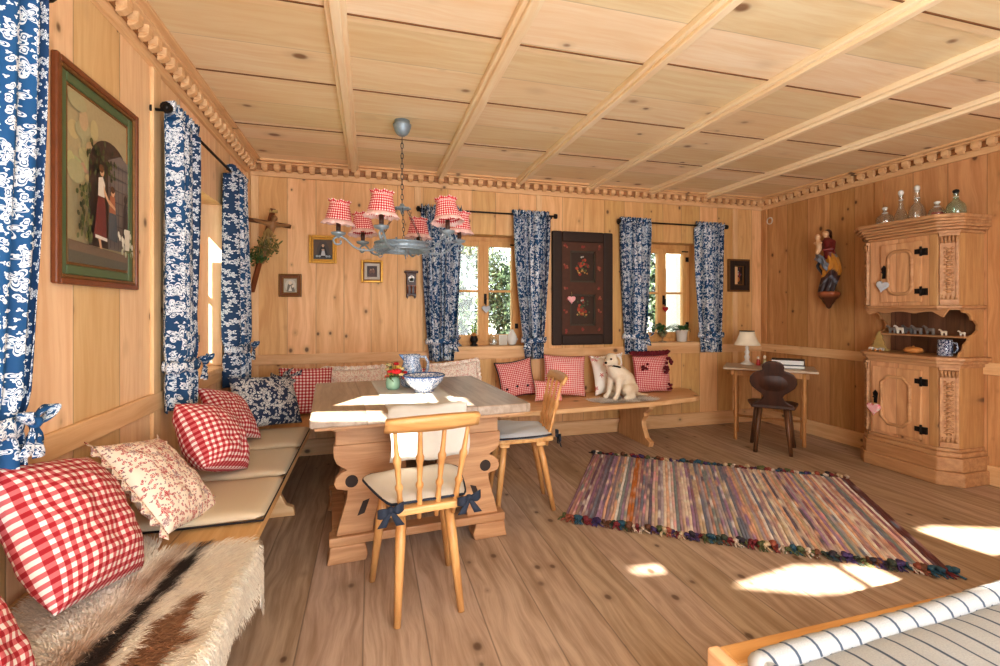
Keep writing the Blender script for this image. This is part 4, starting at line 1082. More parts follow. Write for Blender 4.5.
# small wall clock
root = empty('wall_clock', (.36, YB, 1.351), 'little dark wooden wall clock left of the curtain behind the chandelier', 'clock')
p = lambda g, n, m, **k: put(g.build(n, M[m], root, **k), root)
g = G(); g.box(.318, .404, YB-.05, YB-.001, 1.40, 1.585); p(g, 'case', 'dark', bev=.004)
g = G(); g.box(.300, .422, YB-.065, YB-.001, 1.585, 1.604); p(g, 'cornice', 'dark', bev=.004)
g = G(); g.prism([(.318, 1.40), (.318, 1.37), (.328, 1.352), (.338, 1.375), (.361, 1.385), (.384, 1.375), (.394, 1.352), (.404, 1.37), (.404, 1.40)], 'xz', YB-.045, YB-.001); p(g, 'pendant_bracket', 'dark', bev=.003)
g = G(); g.tube([(.361, YB-.05, 1.535), (.361, YB-.054, 1.535)], .026, 20); g.box(.342, .380, YB-.054, YB-.05, 1.505, 1.535); p(g, 'dial', 'porc')
g = G(); g.box(.360, .363, YB-.056, YB-.054, 1.535, 1.555); g.box(.361, .375, YB-.056, YB-.054, 1.534, 1.537); p(g, 'hands', 'iron')
g = G(); 
for x in (.328, .361, .394): g.tube([(x, YB-.052, 1.40), (x, YB-.052, 1.465)], .006, 8)
g.box(.322, .40, YB-.056, YB-.05, 1.465, 1.475); p(g, 'balustrade', 'brownframe')

# painted cupboard door in the wall
root = empty('wall_cupboard', (2.057, YB, .902), 'dark brown flower-painted cupboard door in a heavy frame on the back wall', 'wall cupboard')
p = lambda g, n, m, par=None, **k: put(g.build(n, M[m] if isinstance(m, str) else m, par or root, **k), root) if not par else g.build(n, M[m], par, **k)
a0, a1, z0, z1 = 1.728, 2.387, .902, 2.032; w = .105
g = G()
for b in ((a0, a0+w, z0, z1), (a1-w, a1, z0, z1), (a0+w, a1-w, z0, z0+w), (a0+w, a1-w, z1-w, z1)): g.box(b[0], b[1], YB-.045, YB-.001, b[2], b[3])
p(g, 'frame', 'darkpaint', bev=.012)
a0 += w; a1 -= w; z0 += w; z1 -= w
g = G(); S = .085
zm_ = (z0+z1)/2
for b in ((a0, a0+S, z0, z1), (a1-S, a1, z0, z1), (a0+S, a1-S, z0, z0+S), (a0+S, a1-S, z1-S, z1), (a0+S, a1-S, zm_-.06, zm_+.06)): g.box(b[0], b[1], YB-.034, YB-.001, b[2], b[3])
door = p(g, 'door', 'midpaint')
rr = random.Random(8)
for zz0, zz1 in ((z0+S, zm_-.06), (zm_+.06, z1-S)):
    g = G(); lay = 0
    b0, b1 = a0+S, a1-S
    vs = [g.v((x, YB-.014, z)) for x, z in ((b0, zz0), (b1, zz0), (b1, zz1), (b0, zz1))]; g.face(vs); g.setcol(srgb((56, 38, 28)), vs)
    for q in ((b0, b0+.016, zz0, zz1), (b1-.016, b1, zz0, zz1), (b0, b1, zz0, zz0+.016), (b0, b1, zz1-.016, zz1)):
        n0 = list(g.bm.verts); g.box(q[0], q[1], YB-.028, YB-.012, q[2], q[3]); g.setcol(srgb((66, 58, 44)))
    cx, cz = (b0+b1)/2, (zz0+zz1)/2
    def blob(x, z, r, c, sq=1):
        global _l; _l += 1
        vs = [g.v((x+r*cos(t*pi/5), YB-.015-_l*.0002, z+r*sq*sin(t*pi/5))) for t in range(10)]; g.face(vs); g.setcol(srgb(c), vs)
    _l = 0
    for i in range(14): blob(cx+rr.gauss(0, .035), cz+.005+rr.gauss(0, .03), .017, rr.choice([(150, 52, 38), (178, 76, 52), (120, 40, 32)]))
    for i in range(9): blob(cx+(i-4)*.013+rr.gauss(0, .006), cz-.045+rr.gauss(0, .010), .009, rr.choice([(186, 146, 72), (168, 120, 62), (196, 170, 110)]))
    for i in range(14): blob(cx+rr.gauss(0, .042), cz+rr.gauss(.01, .04), .010, rr.choice([(84, 96, 60), (70, 84, 54)]))
    blob(cx-.012, cz+.095, .010, (190, 190, 180)); blob(cx+.006, cz+.10, .009, (170, 170, 160))
    g.build('painted_panel', M['paint'], door, normals=False)
g = G(); _l = 0
def blob2(x, z, r, c):
    vs = [g.v((x+r*cos(t*pi/5), YB-.0355-rr.random()*.0004, z+r*sin(t*pi/5))) for t in range(10)]; g.face(vs); g.setcol(srgb(c), vs)
for z in (z0+.045, z0+.22, zm_-.1, zm_+.0, zm_+.2, z1-.24, z1-.045):
    for x in (a0+.042, a1-.042):
        g = G()
        for i in range(4): blob2(x+rr.gauss(0, .010), z+rr.gauss(0, .010), .011, rr.choice([(140, 50, 42), (118, 40, 36), (150, 84, 60)]))
        g.build('painted_flower', M['paint'], door, normals=False)
for z in (z0+.045, z1-.045):
    g = G()
    for i in range(5): blob2((a0+a1)/2+rr.gauss(0, .012), z+rr.gauss(0, .01), .011, (136, 48, 40))
    g.build('painted_flower', M['paint'], door, normals=False)
def heart(name, label, P, c, n, z, s, mat, cat='heart ornament', string=.05, rot=0):
    root = empty(name, P(c, n, z), label, cat, 'hanging fabric hearts'); inv = Matrix.Translation(-root.location)
    g = G(); H = []
    for i in range(36):
        t = 2*pi*i/36; x = .16*sin(t)**3*s/.32; y = (.13*cos(t)-.05*cos(2*t)-.02*cos(3*t)-.01*cos(4*t))*s/.32
        H.append((x*cos(rot)-y*sin(rot), x*sin(rot)+y*cos(rot)))
    lay = []
    for k, off in ((.80, -.012), (1, -.005), (1, .005), (.80, .012)):
        lay.append([g.v(P(c+x*k, n+off, z+y*k)) for x, y in H])
    for a, b in zip(lay, lay[1:]):
        for i in range(36): g.face([a[i], a[(i+1) % 36], b[(i+1) % 36], b[i]], 0, [(H[i][0], H[i][1])]*4, True)
    for L_ in (lay[0], lay[-1]): 
        f = g.face(L_, 0, [(x, y) for x, y in H])
    o = g.build('padded_heart', M[mat], root); o.matrix_parent_inverse = inv
    g = G(); g.tube([P(c, n, z+.3*s), P(c+.004, n-.002, z+.3*s+string*.6), P(c, n-.004, z+.3*s+string)], .0018, 5); o = g.build('string', M['straw'], root); o.matrix_parent_inverse = inv
    return root
heart('hanging_heart', 'pink gingham heart hanging on the dark painted cupboard door', bp, 1.925, .052, 1.355, .085, 'pink')
def bwin(a, n, z): return Vector((a, YB+.118-n, z))
heart('hanging_heart', 'grey heart hanging on the handle of the window behind the chandelier', bwin, 1.09, .02, 1.26, .085, 'greyheart')
heart('hanging_heart', 'small red heart hanging on the handle of the right back window', bwin, 3.10, .02, 1.26, .065, 'red')

# ------------------------------------------------------------------ crucifix with herb bunch in the corner
root = empty('crucifix', (-.90, 4.28, 1.44), 'wooden crucifix leaning out of the left corner', 'crucifix')
p = lambda g, n, m, **k: put(g.build(n, M[m], root, **k), root)
A, B = Vector((-.945, 4.305, 1.40)), Vector((-.745, 4.10, 2.06)); d = (B-A).normalized(); n_ = Vector((.7, -.7, 0)); n_ = (n_-d*n_.dot(d)).normalized(); sd = d.cross(n_).normalized()
def fr(o, a, b, c): return o+sd*a+n_*b+d*c
def beam(g, o, ax, L0, L1, w, t):
    V = []
    for c in (L0, L1):
        for a, b in ((-w, -t), (w, -t), (w, t), (-w, t)):
            V.append(g.v(fr(o, a, b, c) if ax == 0 else fr(o, c, b, a)))
    for q in ((0, 1, 2, 3), (7, 6, 5, 4), (0, 1, 5, 4), (1, 2, 6, 5), (2, 3, 7, 6), (3, 0, 4, 7)): g.face([V[i] for i in q])
LL = (B-A).length
g = G(); beam(g, A, 0, 0, LL, .018, .012); p(g, 'upright', 'brownframe', bev=.003)
g = G(); beam(g, A+d*(LL-.12), 1, -.19, .19, .016, .011); p(g, 'crossbar', 'darkleg', bev=.003)
g = G(); g.prism([(-.03, 0), (.03, 0), (.03, .022), (-.03, .022)], 'xz', -.012, .012, M=Matrix.Translation(A+d*(LL-.03)+n_*.014)); p(g, 'title_board', 'straw')
o0 = A+d*(LL-.12)+n_*.035
cv = [(0, 0, -.16), (0, 0, -.10), (0, .004, -.02), (0, .006, .03), (0, .01, .055), (.07, .0, .0), (.15, -.005, .015), (-.07, 0, 0), (-.15, -.005, .015), (.015, .018, -.24), (.006, .0, -.33), (-.012, .018, -.24), (-.004, 0, -.33), (0, 0, .0)]
ce = [(0, 1), (1, 2), (2, 13), (13, 3), (3, 4), (13, 5), (5, 6), (13, 7), (7, 8), (0, 9), (9, 10), (0, 11), (11, 12)]
crr = [.026, .022, .030, .014, .024, .014, .009, .014, .009, .016, .009, .016, .009, .028]
o = skinmesh('carved_figure', [fr(o0, *q) for q in cv], ce, crr, 0, M['carved'], root, 2, lambda q: srgb((150, 112, 74)) if abs((q-o0).dot(d)+.15) > .05 else srgb((186, 164, 132))); put(o, root)
def sprig(name, label, c, n, mat, spread, down, seed, stalk):
    rr = random.Random(seed); root = empty(name, c, label, 'herb bunch', 'herb bunches hung on the crucifix'); g = G(); s_ = G(); c = Vector(c)
    for i in range(n):
        e = c+Vector((rr.gauss(0, spread), rr.gauss(0, spread*.7), -down*rr.uniform(.5, 1.1)))
        s_.tube([c, (c+e)/2+Vector((rr.gauss(0, .012), rr.gauss(0, .01), .02)), e], .002, 5)
        for k in range(7):
            q = e+Vector((rr.gauss(0, .018), rr.gauss(0, .018), rr.gauss(0, .02))); v = Vector((rr.gauss(0, 1), rr.gauss(0, 1), rr.gauss(0, 1))).normalized()*.018; w = v.cross(Vector((.3, .4, .8))).normalized()*.008
            g.poly([q-v, q+w, q+v, q-w])
    put(g.build('leaves', M[mat], root), root); put(s_.build('stalks', M[stalk], root), root)
sprig('herb_bunch', 'bunch of dried herbs hanging head down from the crucifix', (-.78, 4.07, 1.90), 22, 'herb', .05, .20, 3, 'straw')
sprig('herb_bunch', 'dark green sprig tucked behind the crucifix upright', (-.87, 4.14, 1.76), 18, 'leafg', .045, .10, 4, 'leafg')

# ------------------------------------------------------------------ things on the window sills
ZS = .905
root = empty('candlestick', (.80, 4.42, ZS), 'blue and white turned candlestick on the left end of the sill', 'candlestick')
g = G(); g.lathe([(.045, 0), (.045, .012), (.02, .03), (.012, .06), (.024, .09), (.014, .12), (.012, .17), (.022, .19), (.014, .20)], seg=18); g.build('stem', M['bluepot'], root)
g = G(); g.lathe([(.012, .2), (.012, .28), (.002, .285)], seg=12); g.build('candle', M['white'], root)
root = empty('bulb_vase', (.968, 4.43, ZS), 'dark hyacinth bulb vase with a green shoot on the window sill', 'plant')
g = G(); g.lathe([(.036, 0), (.040, .008), (.020, .022), (.030, .035), (.040, .055), (.036, .075), (.028, .085), (.034, .095), (.02, .09)], seg=20); g.build('vase', M['iron'], root)
g = G(); g.ball((0, 0, .105), .026, 12, sc=(1, 1, .9)); g.build('bulb', M['bun'], root)
g = G()
for a in range(5): g.grid(lambda u, v: (.012*cos(a*1.26)*(1+v)+.012*(u-.5)*(1-v)*sin(a), .012*sin(a*1.26)*(1+v)+.012*(u-.5)*(1-v)*cos(a), .12+.10*v), 2, 5)
g.build('shoot', flat('bright_shoot', (140, 176, 64), .5), root, solid=.003)
root = empty('glass_jar', (1.165, 4.43, ZS), 'small glass jar with white shells on the sill', 'jar')
g = G(); g.lathe([(.040, 0), (.046, .01), (.048, .05), (.036, .08), (.034, .10), (.038, .105)], seg=22, cap=False); g.build('glass', M['bottle'], root)
g = G(); rr = random.Random(3)
for i in range(16): g.ball((rr.uniform(-.022, .022), rr.uniform(-.022, .022), .016+.012*(i//5)), .014, 8, sc=(1, .8, .7))
g.build('shells', M['porc'], root)
root = empty('photo_frame', (1.262, 4.44, ZS), 'small white photo frame between jar and egg vase on the sill', 'photo frame')
g = G()
for b in ((-.042, -.032, 0, .10), (.032, .042, 0, .10), (-.032, .032, 0, .010), (-.032, .032, .09, .10)): g.box(b[0], b[1], -.006, .006, b[2], b[3])
g.build('frame', M['porc'], root, bev=.002)
g = G(); g.box(-.033, .033, -.001, .003, .009, .091); g.build('photo', M['cream'], root)
g = G(); g.box(-.006, .006, .004, .03, 0, .05, M=None); g.build('stand', M['porc'], root)
root = empty('egg_vase', (1.352, 4.43, ZS), 'white egg-shaped porcelain vase at the right end of the sill', 'vase')
g = G(); g.lathe([(.026, 0), (.040, .015), (.052, .05), (.048, .085), (.03, .12), (.016, .145), (.014, .155), (.010, .155)], seg=24); g.build('vase', M['porc'], root)
g = G(); g.tube([(.049, -.01, .05), (.055, -.01, .055), (.054, -.01, .065)], .004, 6); g.build('lug', M['porc'], root)
def fronds(root, c, n, L, seed, drop, wid, zup):
    rr = random.Random(seed); g = G()
    for i in range(n):
        a = rr.uniform(0, 2*pi); l = L*rr.uniform(.55, 1.1); up = zup*rr.uniform(.4, 1.2); roll = rr.uniform(-.3, .3)
        def f(u, v):
            r = l*v; w = wid*(sin(pi*min(1, v*.92+.08))**.8)*(2*u-1)
            return (c[0]+r*cos(a)-w*sin(a), c[1]+max(-1, r*sin(a)*.55)+w*cos(a), c[2]+up*sin(v*pi*.62)-drop*v*v-abs(2*u-1)*wid*.3)
        g.grid(f, 2, 8)
    return g.build('leaves', M['leafg'], root)
root = empty('goblet_plant', (3.05, 4.42, ZS), 'spreading green plant in a footed glass on the right window sill', 'plant')
g = G(); g.lathe([(.04, 0), (.04, .006), (.008, .016), (.008, .045), (.03, .06), (.048, .09), (.05, .12)], seg=22, cap=False); g.build('goblet', M['bottle'], root, solid=.003)
g = G(); g.lathe([(.028, .062), (.044, .09), (.045, .11), (.01, .112)], seg=18); g.build('soil', M['herb'], root)
fronds(root, (0, 0, .105), 34, .24, 3, .06, .011, .11)
root = empty('potted_plant', (3.29, 4.42, ZS), 'green leafy plant in a white pot at the right of the sill', 'plant')
g = G(); g.lathe([(.045, 0), (.052, .01), (.062, .11), (.068, .112), (.068, .13), (.060, .13), (.055, .10), (.01, .10)], seg=26); g.build('pot', M['porc'], root)
fronds(root, (0, 0, .11), 26, .13, 6, .05, .016, .09)

# ------------------------------------------------------------------ desk in the corner
root = empty('corner_desk', (3.72, 3.68, 0), 'small wooden desk standing across the far right corner', 'desk', rz=-pi/4)
g = G(); g.box(-.385, .385, -.225, .225, .678, .70); g.build('desktop', M['desk'], root, bev=.005)
g = G(); g.box(-.32, .32, -.17, -.15, .62, .679); g.box(-.32, .32, .15, .17, .62, .679); g.box(-.32, -.30, -.15, .15, .62, .679); g.box(.30, .32, -.15, .15, .62, .679); g.build('apron', M['deskleg'], root, bev=.003)
for x in (-.28, .28):
    for y in (-.16, .16):
        g = G(); g.lathe([(.012, 0), (.016, .02), (.014, .2), (.020, .27), (.014, .30), (.015, .40), (.021, .46), (.014, .48), (.018, .56), (.018, .679)], (x, y, 0), 12); g.build('leg', M['deskleg'], root)
g = G(); g.tube([(-.28, 0, .20), (.28, 0, .20)], .012, 8); g.tube([(-.28, -.16, .2), (-.28, .16, .2)], .012, 8); g.tube([(.28, -.16, .2), (.28, .16, .2)], .012, 8); g.build('stretcher', M['deskleg'], root)
root = empty('desk_chair', (3.475, 3.395, 0), 'dark carved board-backed chair in front of the corner desk', 'chair', rz=-pi/4)
g = G(); g.prism([(-.165, -.155), (.165, -.155), (.20, .10), (.16, .165), (-.16, .165), (-.20, .10)], 'xy', .392, .420); g.build('seat', M['dark'], root, bev=.008)
for x0, y0, x1, y1 in ((-.10, -.10, -.135, -.155), (.10, -.10, .135, -.155), (-.12, .10, -.17, .16), (.12, .10, .17, .16)):
    g = G(); g.tube([(x0, y0, .40), (x1, y1, 0)], [.024, .016], 8); g.build('leg', M['darkleg'], root)
hb = [(.150, 0), (.155, .02), (.115, .035), (.085, .06), (.072, .085), (.085, .11), (.125, .14), (.163, .175), (.178, .215), (.175, .255), (.152, .29), (.115, .31), (.085, .322), (.078, .335), (.085, .35), (.078, .375), (.055, .395), (.02, .405)]
P_ = hb+[(-x, z) for x, z in hb[::-1]]
g = G(); MB = T(0, -.135, .415) @ RX(radians(12))
g.prism(P_, 'xz', -.014, .014, M=MB); bk = g.build('backrest', M['dark'], root, bev=.006)
g = G(); g.grid(lambda u, v: MB @ Vector((.11*(2*u-1)*sqrt(max(0, 1-(2*v-1)**2*.8)), -.015-.014*(1-(2*u-1)**2)*sin(pi*v), .14+.14*v)), 10, 10); g.build('carving', M['dark'], bk)
g = G(); g.tube([MB @ Vector((0, -.018, .24)), MB @ Vector((0, .018, .24))], .014, 10); g.build('hand_hole', M['darkpaint'], bk)
def desk_at(a, b): 
    v = RZ(-pi/4) @ Vector((a, b, 0)); return (3.72+v.x, 3.68+v.y, .70)
root = empty('table_lamp', desk_at(-.19, .14), 'table lamp with cream shade and white turned base on the desk', 'lamp')
g = G(); g.lathe([(.062, 0), (.062, .01), (.03, .028), (.018, .05), (.028, .075), (.016, .10), (.026, .125), (.014, .15), (.020, .17), (.01, .185), (.008, .22)], seg=22); g.build('base', M['porc'], root)
g = G(); g.lathe([(.122, .195), (.105, .225), (.084, .27), (.070, .31), (.066, .335)], seg=28, cap=False); sh = g.build('lamp_shade', M['lampshade'], root, solid=.003)
g = G(); g.tube([(.067*cos(2*pi*k/28), .067*sin(2*pi*k/28), .336) for k in range(28)], .004, 6, closed=True); g.build('shade_trim', M['darkpaint'], sh)
for k, (a, b, c, h, lb) in enumerate(((-.09, .10, (176, 40, 40), .085, 'small red and white figurine right beside the lamp base'), (-.035, .11, (196, 180, 130), .095, 'pale yellow figurine standing between lamp and books'))):
    root = empty('figurine', desk_at(a, b), lb, 'figurine', 'little figurines on the desk')
    g = G(); g.lathe([(.020, 0), (.022, .01), (.014, .035), (.016, .05), (.008, h*.7)], seg=12); g.setcol(srgb(c)); g.build('body', M['carved'], root)
    g = G(); g.ball((0, 0, h*.82), .013, 10); g.setcol(srgb((236, 214, 190))); hd = g.build('head', M['carved'], root)
    g = G(); g.lathe([(.014, h*.88), (.010, h*1.0), (.002, h*1.08)], seg=10); g.setcol(srgb((230, 226, 214))); g.build('cap', M['carved'], hd)
def book(label, c, rz, w, d, h, cov):
    root = empty('book', c, label, 'book', 'books stacked on the desk', rz)
    g = G(); g.box(-w/2, w/2, -d/2, d/2, 0, .004); g.box(-w/2, w/2, -d/2, d/2, h-.004, h); g.box(-w/2, w/2, d/2-.004, d/2, 0, h); g.build('cover', M[cov], root, bev=.0015)
    g = G(); g.box(-w/2+.006, w/2-.006, -d/2+.006, d/2-.004, .004, h-.004); g.build('pages', M['paper'], root)
book('lower book of the stack on the desk, white pages showing', desk_at(.15, .03), -pi/4+.05, .28, .21, .030, 'bluecover')
c_ = desk_at(.16, .05); book('thick book with black cover on top of the desk stack', (c_[0], c_[1], .7305), -pi/4-.08, .27, .20, .048, 'cover')

# ------------------------------------------------------------------ statue on its wall bracket
def statue():
    cy = 3.46
    root = empty('carved_statue', (XR-.10, cy, 1.27), 'painted carved saint figure with gold cloak on a wall bracket', 'statue')
    cx = XR-.088
    g = G()
    g.lathe([(.004, 1.262), (.018, 1.275), (.026, 1.30), (.045, 1.33), (.05, 1.345), (.07, 1.365), (.085, 1.395), (.09, 1.41), (.08, 1.425)], (cx, cy, 0), 24)
    for v in g.bm.verts:
        a = math.atan2(v.co.y-cy, v.co.x-cx); k = 1+.10*cos(6*a)*(1 if v.co.z < 1.40 else .2); v.co.x = min(XR-.001, cx+(v.co.x-cx)*k); v.co.y = cy+(v.co.y-cy)*k
        g.col[v] = srgb((92, 50, 30)) if v.co.z < 1.38 else srgb((168, 96, 60))
    put(g.build('bracket', M['carved'], root), root)
    # robe: swaying column with folds; z measured from 1.42 to 1.86
    g = G()
    def robe(u, v):
        a = 2*pi*u; z = 1.42+.40*v
        w = (.022*(1-v)**.7+.047+.016*exp(-((v-.55)/.2)**2))*(1-.2*max(0, v-.8)/.2)
        fold = 1+.13*sin(7*a+4*v)+.10*sin(11*a-6*v+1)*(1-.5*v)+.06*noise.noise((cos(a)*2, sin(a)*2, v*5))
        sway = .042*sin(v*3.6-.6)
        return (min(XR-.002, cx-.01+w*.72*fold*cos(a)), cy-sway*.9+w*fold*sin(a), z)
    V = g.grid(robe, 56, 40, closeu=True)
    for j, row in enumerate(V):
        for i, q in enumerate(row):
            v = j/40; a = 2*pi*i/56; d = v+.12*sin(a*1+.8)+.05*sin(3*a)
            c = (52, 34, 34) if d < .16 else (110, 112, 124) if d < .22 else (70, 38, 32) if d < .36 else (196, 134, 48) if d < .78 else (132, 120, 110) if d < .86 else (112, 36, 34)
            g.col[q] = srgb(c)
    put(g.build('robe', M['carved'], root), root)
    c0 = Vector((cx-.02, cy, 0))
    def fp(x, y, z): return (cx-.012+x*.9, cy+y*.85, z)
    def colf(q):
        if q.z > 1.935: return srgb((222, 178, 136))
        if q.x < cx-.068 and q.z > 1.84: return srgb((220, 176, 134))
        return srgb((116, 36, 34))
    o = skinmesh('upper_body', [fp(0, -.02, 1.76), fp(0, -.012, 1.84), fp(-.004, 0, 1.90), fp(-.01, .008, 1.945), fp(-.016, .012, 1.975), fp(0, .06, 1.885), fp(-.03, .085, 1.82), fp(-.085, .045, 1.80), fp(0, -.06, 1.885), fp(-.03, -.08, 1.82), fp(-.085, -.03, 1.815)],
                 [(0, 1), (1, 2), (2, 3), (3, 4), (2, 5), (5, 6), (6, 7), (2, 8), (8, 9), (9, 10)], [.046, .046, .038, .018, .030, .025, .022, .014, .026, .022, .014], 0, M['carved'], root, 2, colf); put(o, root)
    g = G(); g.ball(fp(.016, .014, 1.984), .034, 14, sc=(1, 1, 1.05)); g.grid(lambda u, v: fp(.02+.03*cos(pi*(u-.5))*(1-.2*v), .014+.042*sin(pi*(u-.5)), 1.985-.12*v), 12, 6)
    g.setcol(srgb((72, 40, 26))); put(g.build('veil', M['carved'], root), root)
    o = skinmesh('child_figure', [fp(-.085, .03, 1.83), fp(-.09, .03, 1.875), fp(-.095, .032, 1.92), fp(-.10, .034, 1.945), fp(-.10, .07, 1.89), fp(-.10, -.01, 1.885), fp(-.11, .03, 1.79)], [(0, 1), (1, 2), (2, 3), (1, 4), (1, 5), (0, 6)], [.026, .024, .016, .026, .010, .010, .016], 0, M['carved'], root, 2, lambda q: srgb((226, 186, 146))); put(o, root)
    g = G()
    g.grid(lambda u, v: fp(-.060-.02*sin(pi*u)+.008*sin(13*u)-.008*sin(9*v), .085-.15*u+.02*v, 1.80-.12*u-.07*v+.03*sin(pi*u)), 20, 5); g.setcol(srgb((120, 126, 138))); put(g.build('sash', M['carved'], root, solid=.008), root)
    g = G(); g.grid(lambda u, v: fp(-.045+.05*u+.010*sin(9*v), .035+.075*sin(pi*v)*(.6+.4*u)+.006*sin(14*u), 1.76-.17*v), 10, 14); g.setcol(srgb((70, 66, 74))); put(g.build('cloak_fold', M['carved'], root, solid=.012), root)
statue()
root = empty('wall_hook', (XR-.002, 4.20, 2.24), 'small pale round hook on the right wall near the far corner', 'hook')
g = G(); g.tube([(XR-.001, 4.2, 2.27), (XR-.03, 4.2, 2.27)], .006, 8); g.tube([(XR-.03, 4.2+.035*cos(2*pi*k/18), 2.235+.035*sin(2*pi*k/18)) for k in range(18)], .006, 6, closed=True); put(g.build('ring', M['porc'], root), root)
# ------------------------------------------------------------------ carved pine cupboard on the right wall
def cupboard():
    root = empty('pine_cupboard', (4.12, 2.655, 0), 'tall carved pine cupboard with two oval-panelled doors against the right wall', 'cupboard')
    p = lambda g, n, m, par=None, **k: (put(g.build(n, M[m], root, **k), root) if par is None else g.build(n, M[m], par, **k))
    def fp(d=0, back=XR-.002):
        e = min(d, .045)
        return [(back, 2.335-e), (4.03-d*.4, 2.335-e), (3.95-d, 2.42-d*.4), (3.95-d, 2.895+d*.4), (4.03-d*.4, 2.975+d), (back, 2.975+d)]
    g = G(); g.prism(fp(.045), 'xy', 0, .10); g.prism(fp(.03), 'xy', .10, .20); g.prism(fp(.02), 'xy', .20, .235); g.prism(fp(.008), 'xy', .235, .26); p(g, 'plinth', 'cabd', bev=.008)
    g = G(); g.prism(fp(0), 'xy', .26, .86); p(g, 'lower_body', 'cab', bev=.004)
    g = G(); g.prism(fp(.012), 'xy', .835, .862); g.prism(fp(.032), 'xy', .862, .885); g.prism(fp(.045), 'xy', .885, .912); p(g, 'ledge', 'cabd', bev=.006)
    # niche
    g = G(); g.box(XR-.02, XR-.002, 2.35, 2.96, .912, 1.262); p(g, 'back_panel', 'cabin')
    prof = [(XR-.002, .912), (4.03, .912), (4.05, .945), (4.08, .96), (4.09, 1.0), (4.13, 1.03), (4.14, 1.06), (4.19, 1.075), (4.225, 1.10), (4.23, 1.14), (4.20, 1.17), (4.165, 1.175), (4.16, 1.20), (4.13, 1.225), (4.08, 1.232), (4.06, 1.262), (XR-.002, 1.262)]
    for y in (2.338, 2.955):
        g = G(); g.prism(prof, 'xz', y, y+.018); p(g, 'side_cheek', 'cab', bev=.003)
    g = G(); g.box(4.11, XR-.02, 2.356, 2.955, 1.045, 1.058); p(g, 'niche_shelf', 'cabd', bev=.003)
    g = G(); va = [(2.36, 1.262)]
    for i in range(41):
        t = i/40; va.append((2.40+.51*t, 1.222+.016*abs(sin(t*pi*2.5+.3))-.030*max(0, abs(t-.5)*2-.75)/.25))
    va.append((2.95, 1.262)); g.prism(va, 'yz', 3.965, 3.985); p(g, 'valance', 'cabd', bev=.002)
    for s, y in ((1, 2.40), (-1, 2.905)):
        pass
    g = G(); g.prism(fp(.018), 'xy', 1.262, 1.282); g.prism(fp(.006), 'xy', 1.250, 1.262); 
    p(g, 'upper_ledge', 'cabd', bev=.004)
    g = G(); g.prism(fp(0), 'xy', 1.282, 1.81); p(g, 'upper_body', 'cab', bev=.004)
    g = G()
    for z0, z1, d in ((1.80, 1.825, .012), (1.825, 1.845, .03), (1.845, 1.865, .045), (1.865, 1.885, .058), (1.885, 1.905, .075), (1.905, 1.932, .088)): g.prism(fp(d), 'xy', z0, z1)
    p(g, 'cornice', 'cabd', bev=.007)
    # doors
    for (y0, y1, z0, z1, zl) in ((2.515, 2.80, 1.31, 1.765, 0), (2.515, 2.865, .285, .80, 1)):
        x = 3.95; g = G(); g.box(x-.018, x+.002, y0, y1, z0, z1); door = p(g, 'door', 'cab', bev=.005)
        inv = Matrix.Translation(-root.location)
        cy, cz, a, b = (y0+y1)/2, (z0+z1)/2, (y1-y0)*.29, (z1-z0)*.36
        oct_ = []
        r = .055 if zl == 0 else .05
        for sy, sz, st in ((1, 1, 0), (-1, 1, 1), (-1, -1, 2), (1, -1, 3)):
            for k in range(6 if zl == 0 else 2):
                t = (st+k/(5 if zl == 0 else 1))*pi/2; oct_.append((x-.019, cy+sy*(a-r)+r*cos(t), cz+sz*(b-r)+r*sin(t)))
        g = G(); g.tube(oct_, .014, 8, closed=True, mi=0); g.build('oval_moulding', M['cabd'], door)
        g = G(); g.prism([(q[1], q[2]) for q in oct_], 'yz', x-.022, x-.017); g.build('centre_panel', M['cab'], door)
        g = G(); hy = y1-.028; hz = cz+.01
        g.prism([(hy-.012, hz-.05), (hy+.012, hz-.05), (hy+.014, hz), (hy+.02, hz+.03), (hy, hz+.055), (hy-.02, hz+.03), (hy-.014, hz)], 'yz', x-.023, x-.017); g.tube([(x-.02, hy, hz), (x-.045, hy, hz), (x-.047, hy-.03, hz-.004)], .005, 8)
        g.build('handle', M['iron'], door)
        for zz in (z0+.08, z1-.08):
            g = G(); q = y0
            g.tube([(x-.022, q-.002, zz-.035), (x-.022, q-.002, zz+.035)], .008, 8); g.box(x-.022, x-.017, q, q+.04, zz-.018, zz+.018); g.box(x-.022, x-.0, q-.035, q, zz-.03, zz+.02); g.build('hinge', M['iron'], door)
    # carved pilasters on the canted corners
    for (za, zb) in ((1.29, 1.80), (.27, .84)):
        for sgn in (1, -1):
            if sgn == 1: A, B = Vector((3.95, 2.42, 0)), Vector((4.03, 2.335, 0))
            else: A, B = Vector((4.03, 2.975, 0)), Vector((3.95, 2.895, 0))
            t = (B-A).normalized(); n = Vector((t.y, -t.x, 0)); 
            if n.x > 0: n = -n
            c = (A+B)/2; L = (B-A).length
            MM = Matrix(((t.x, n.x, 0, c.x), (t.y, n.y, 0, c.y), (0, 0, 1, 0), (0, 0, 0, 1)))
            g = G(); w = L/2-.008
            g.box(-w, w, -.002, .012, za, zb, M=MM); g.box(-w, -w+.014, .012, .02, za+.05, zb-.07, M=MM); g.box(w-.014, w, .012, .02, za+.05, zb-.07, M=MM)
            g.box(-w-.004, w+.004, -.002, .026, zb-.02, zb, M=MM); g.box(-w, w, -.002, .022, za, za+.035, M=MM)
            for k in range(5): g.tube([MM @ Vector((-w+.012+(2*w-.024)*k/4, .018, zb-.072)), MM @ Vector((-w+.008+(2*w-.016)*k/4, .026, zb-.022))], [.006, .010], 8)
            for k in range(4): g.tube([MM @ Vector((-w+.014+(2*w-.028)*k/3, .014, za+.035)), MM @ Vector((-w+.014+(2*w-.028)*k/3, .02, za+.07))], [.010, .004], 8)
            z = za+.09
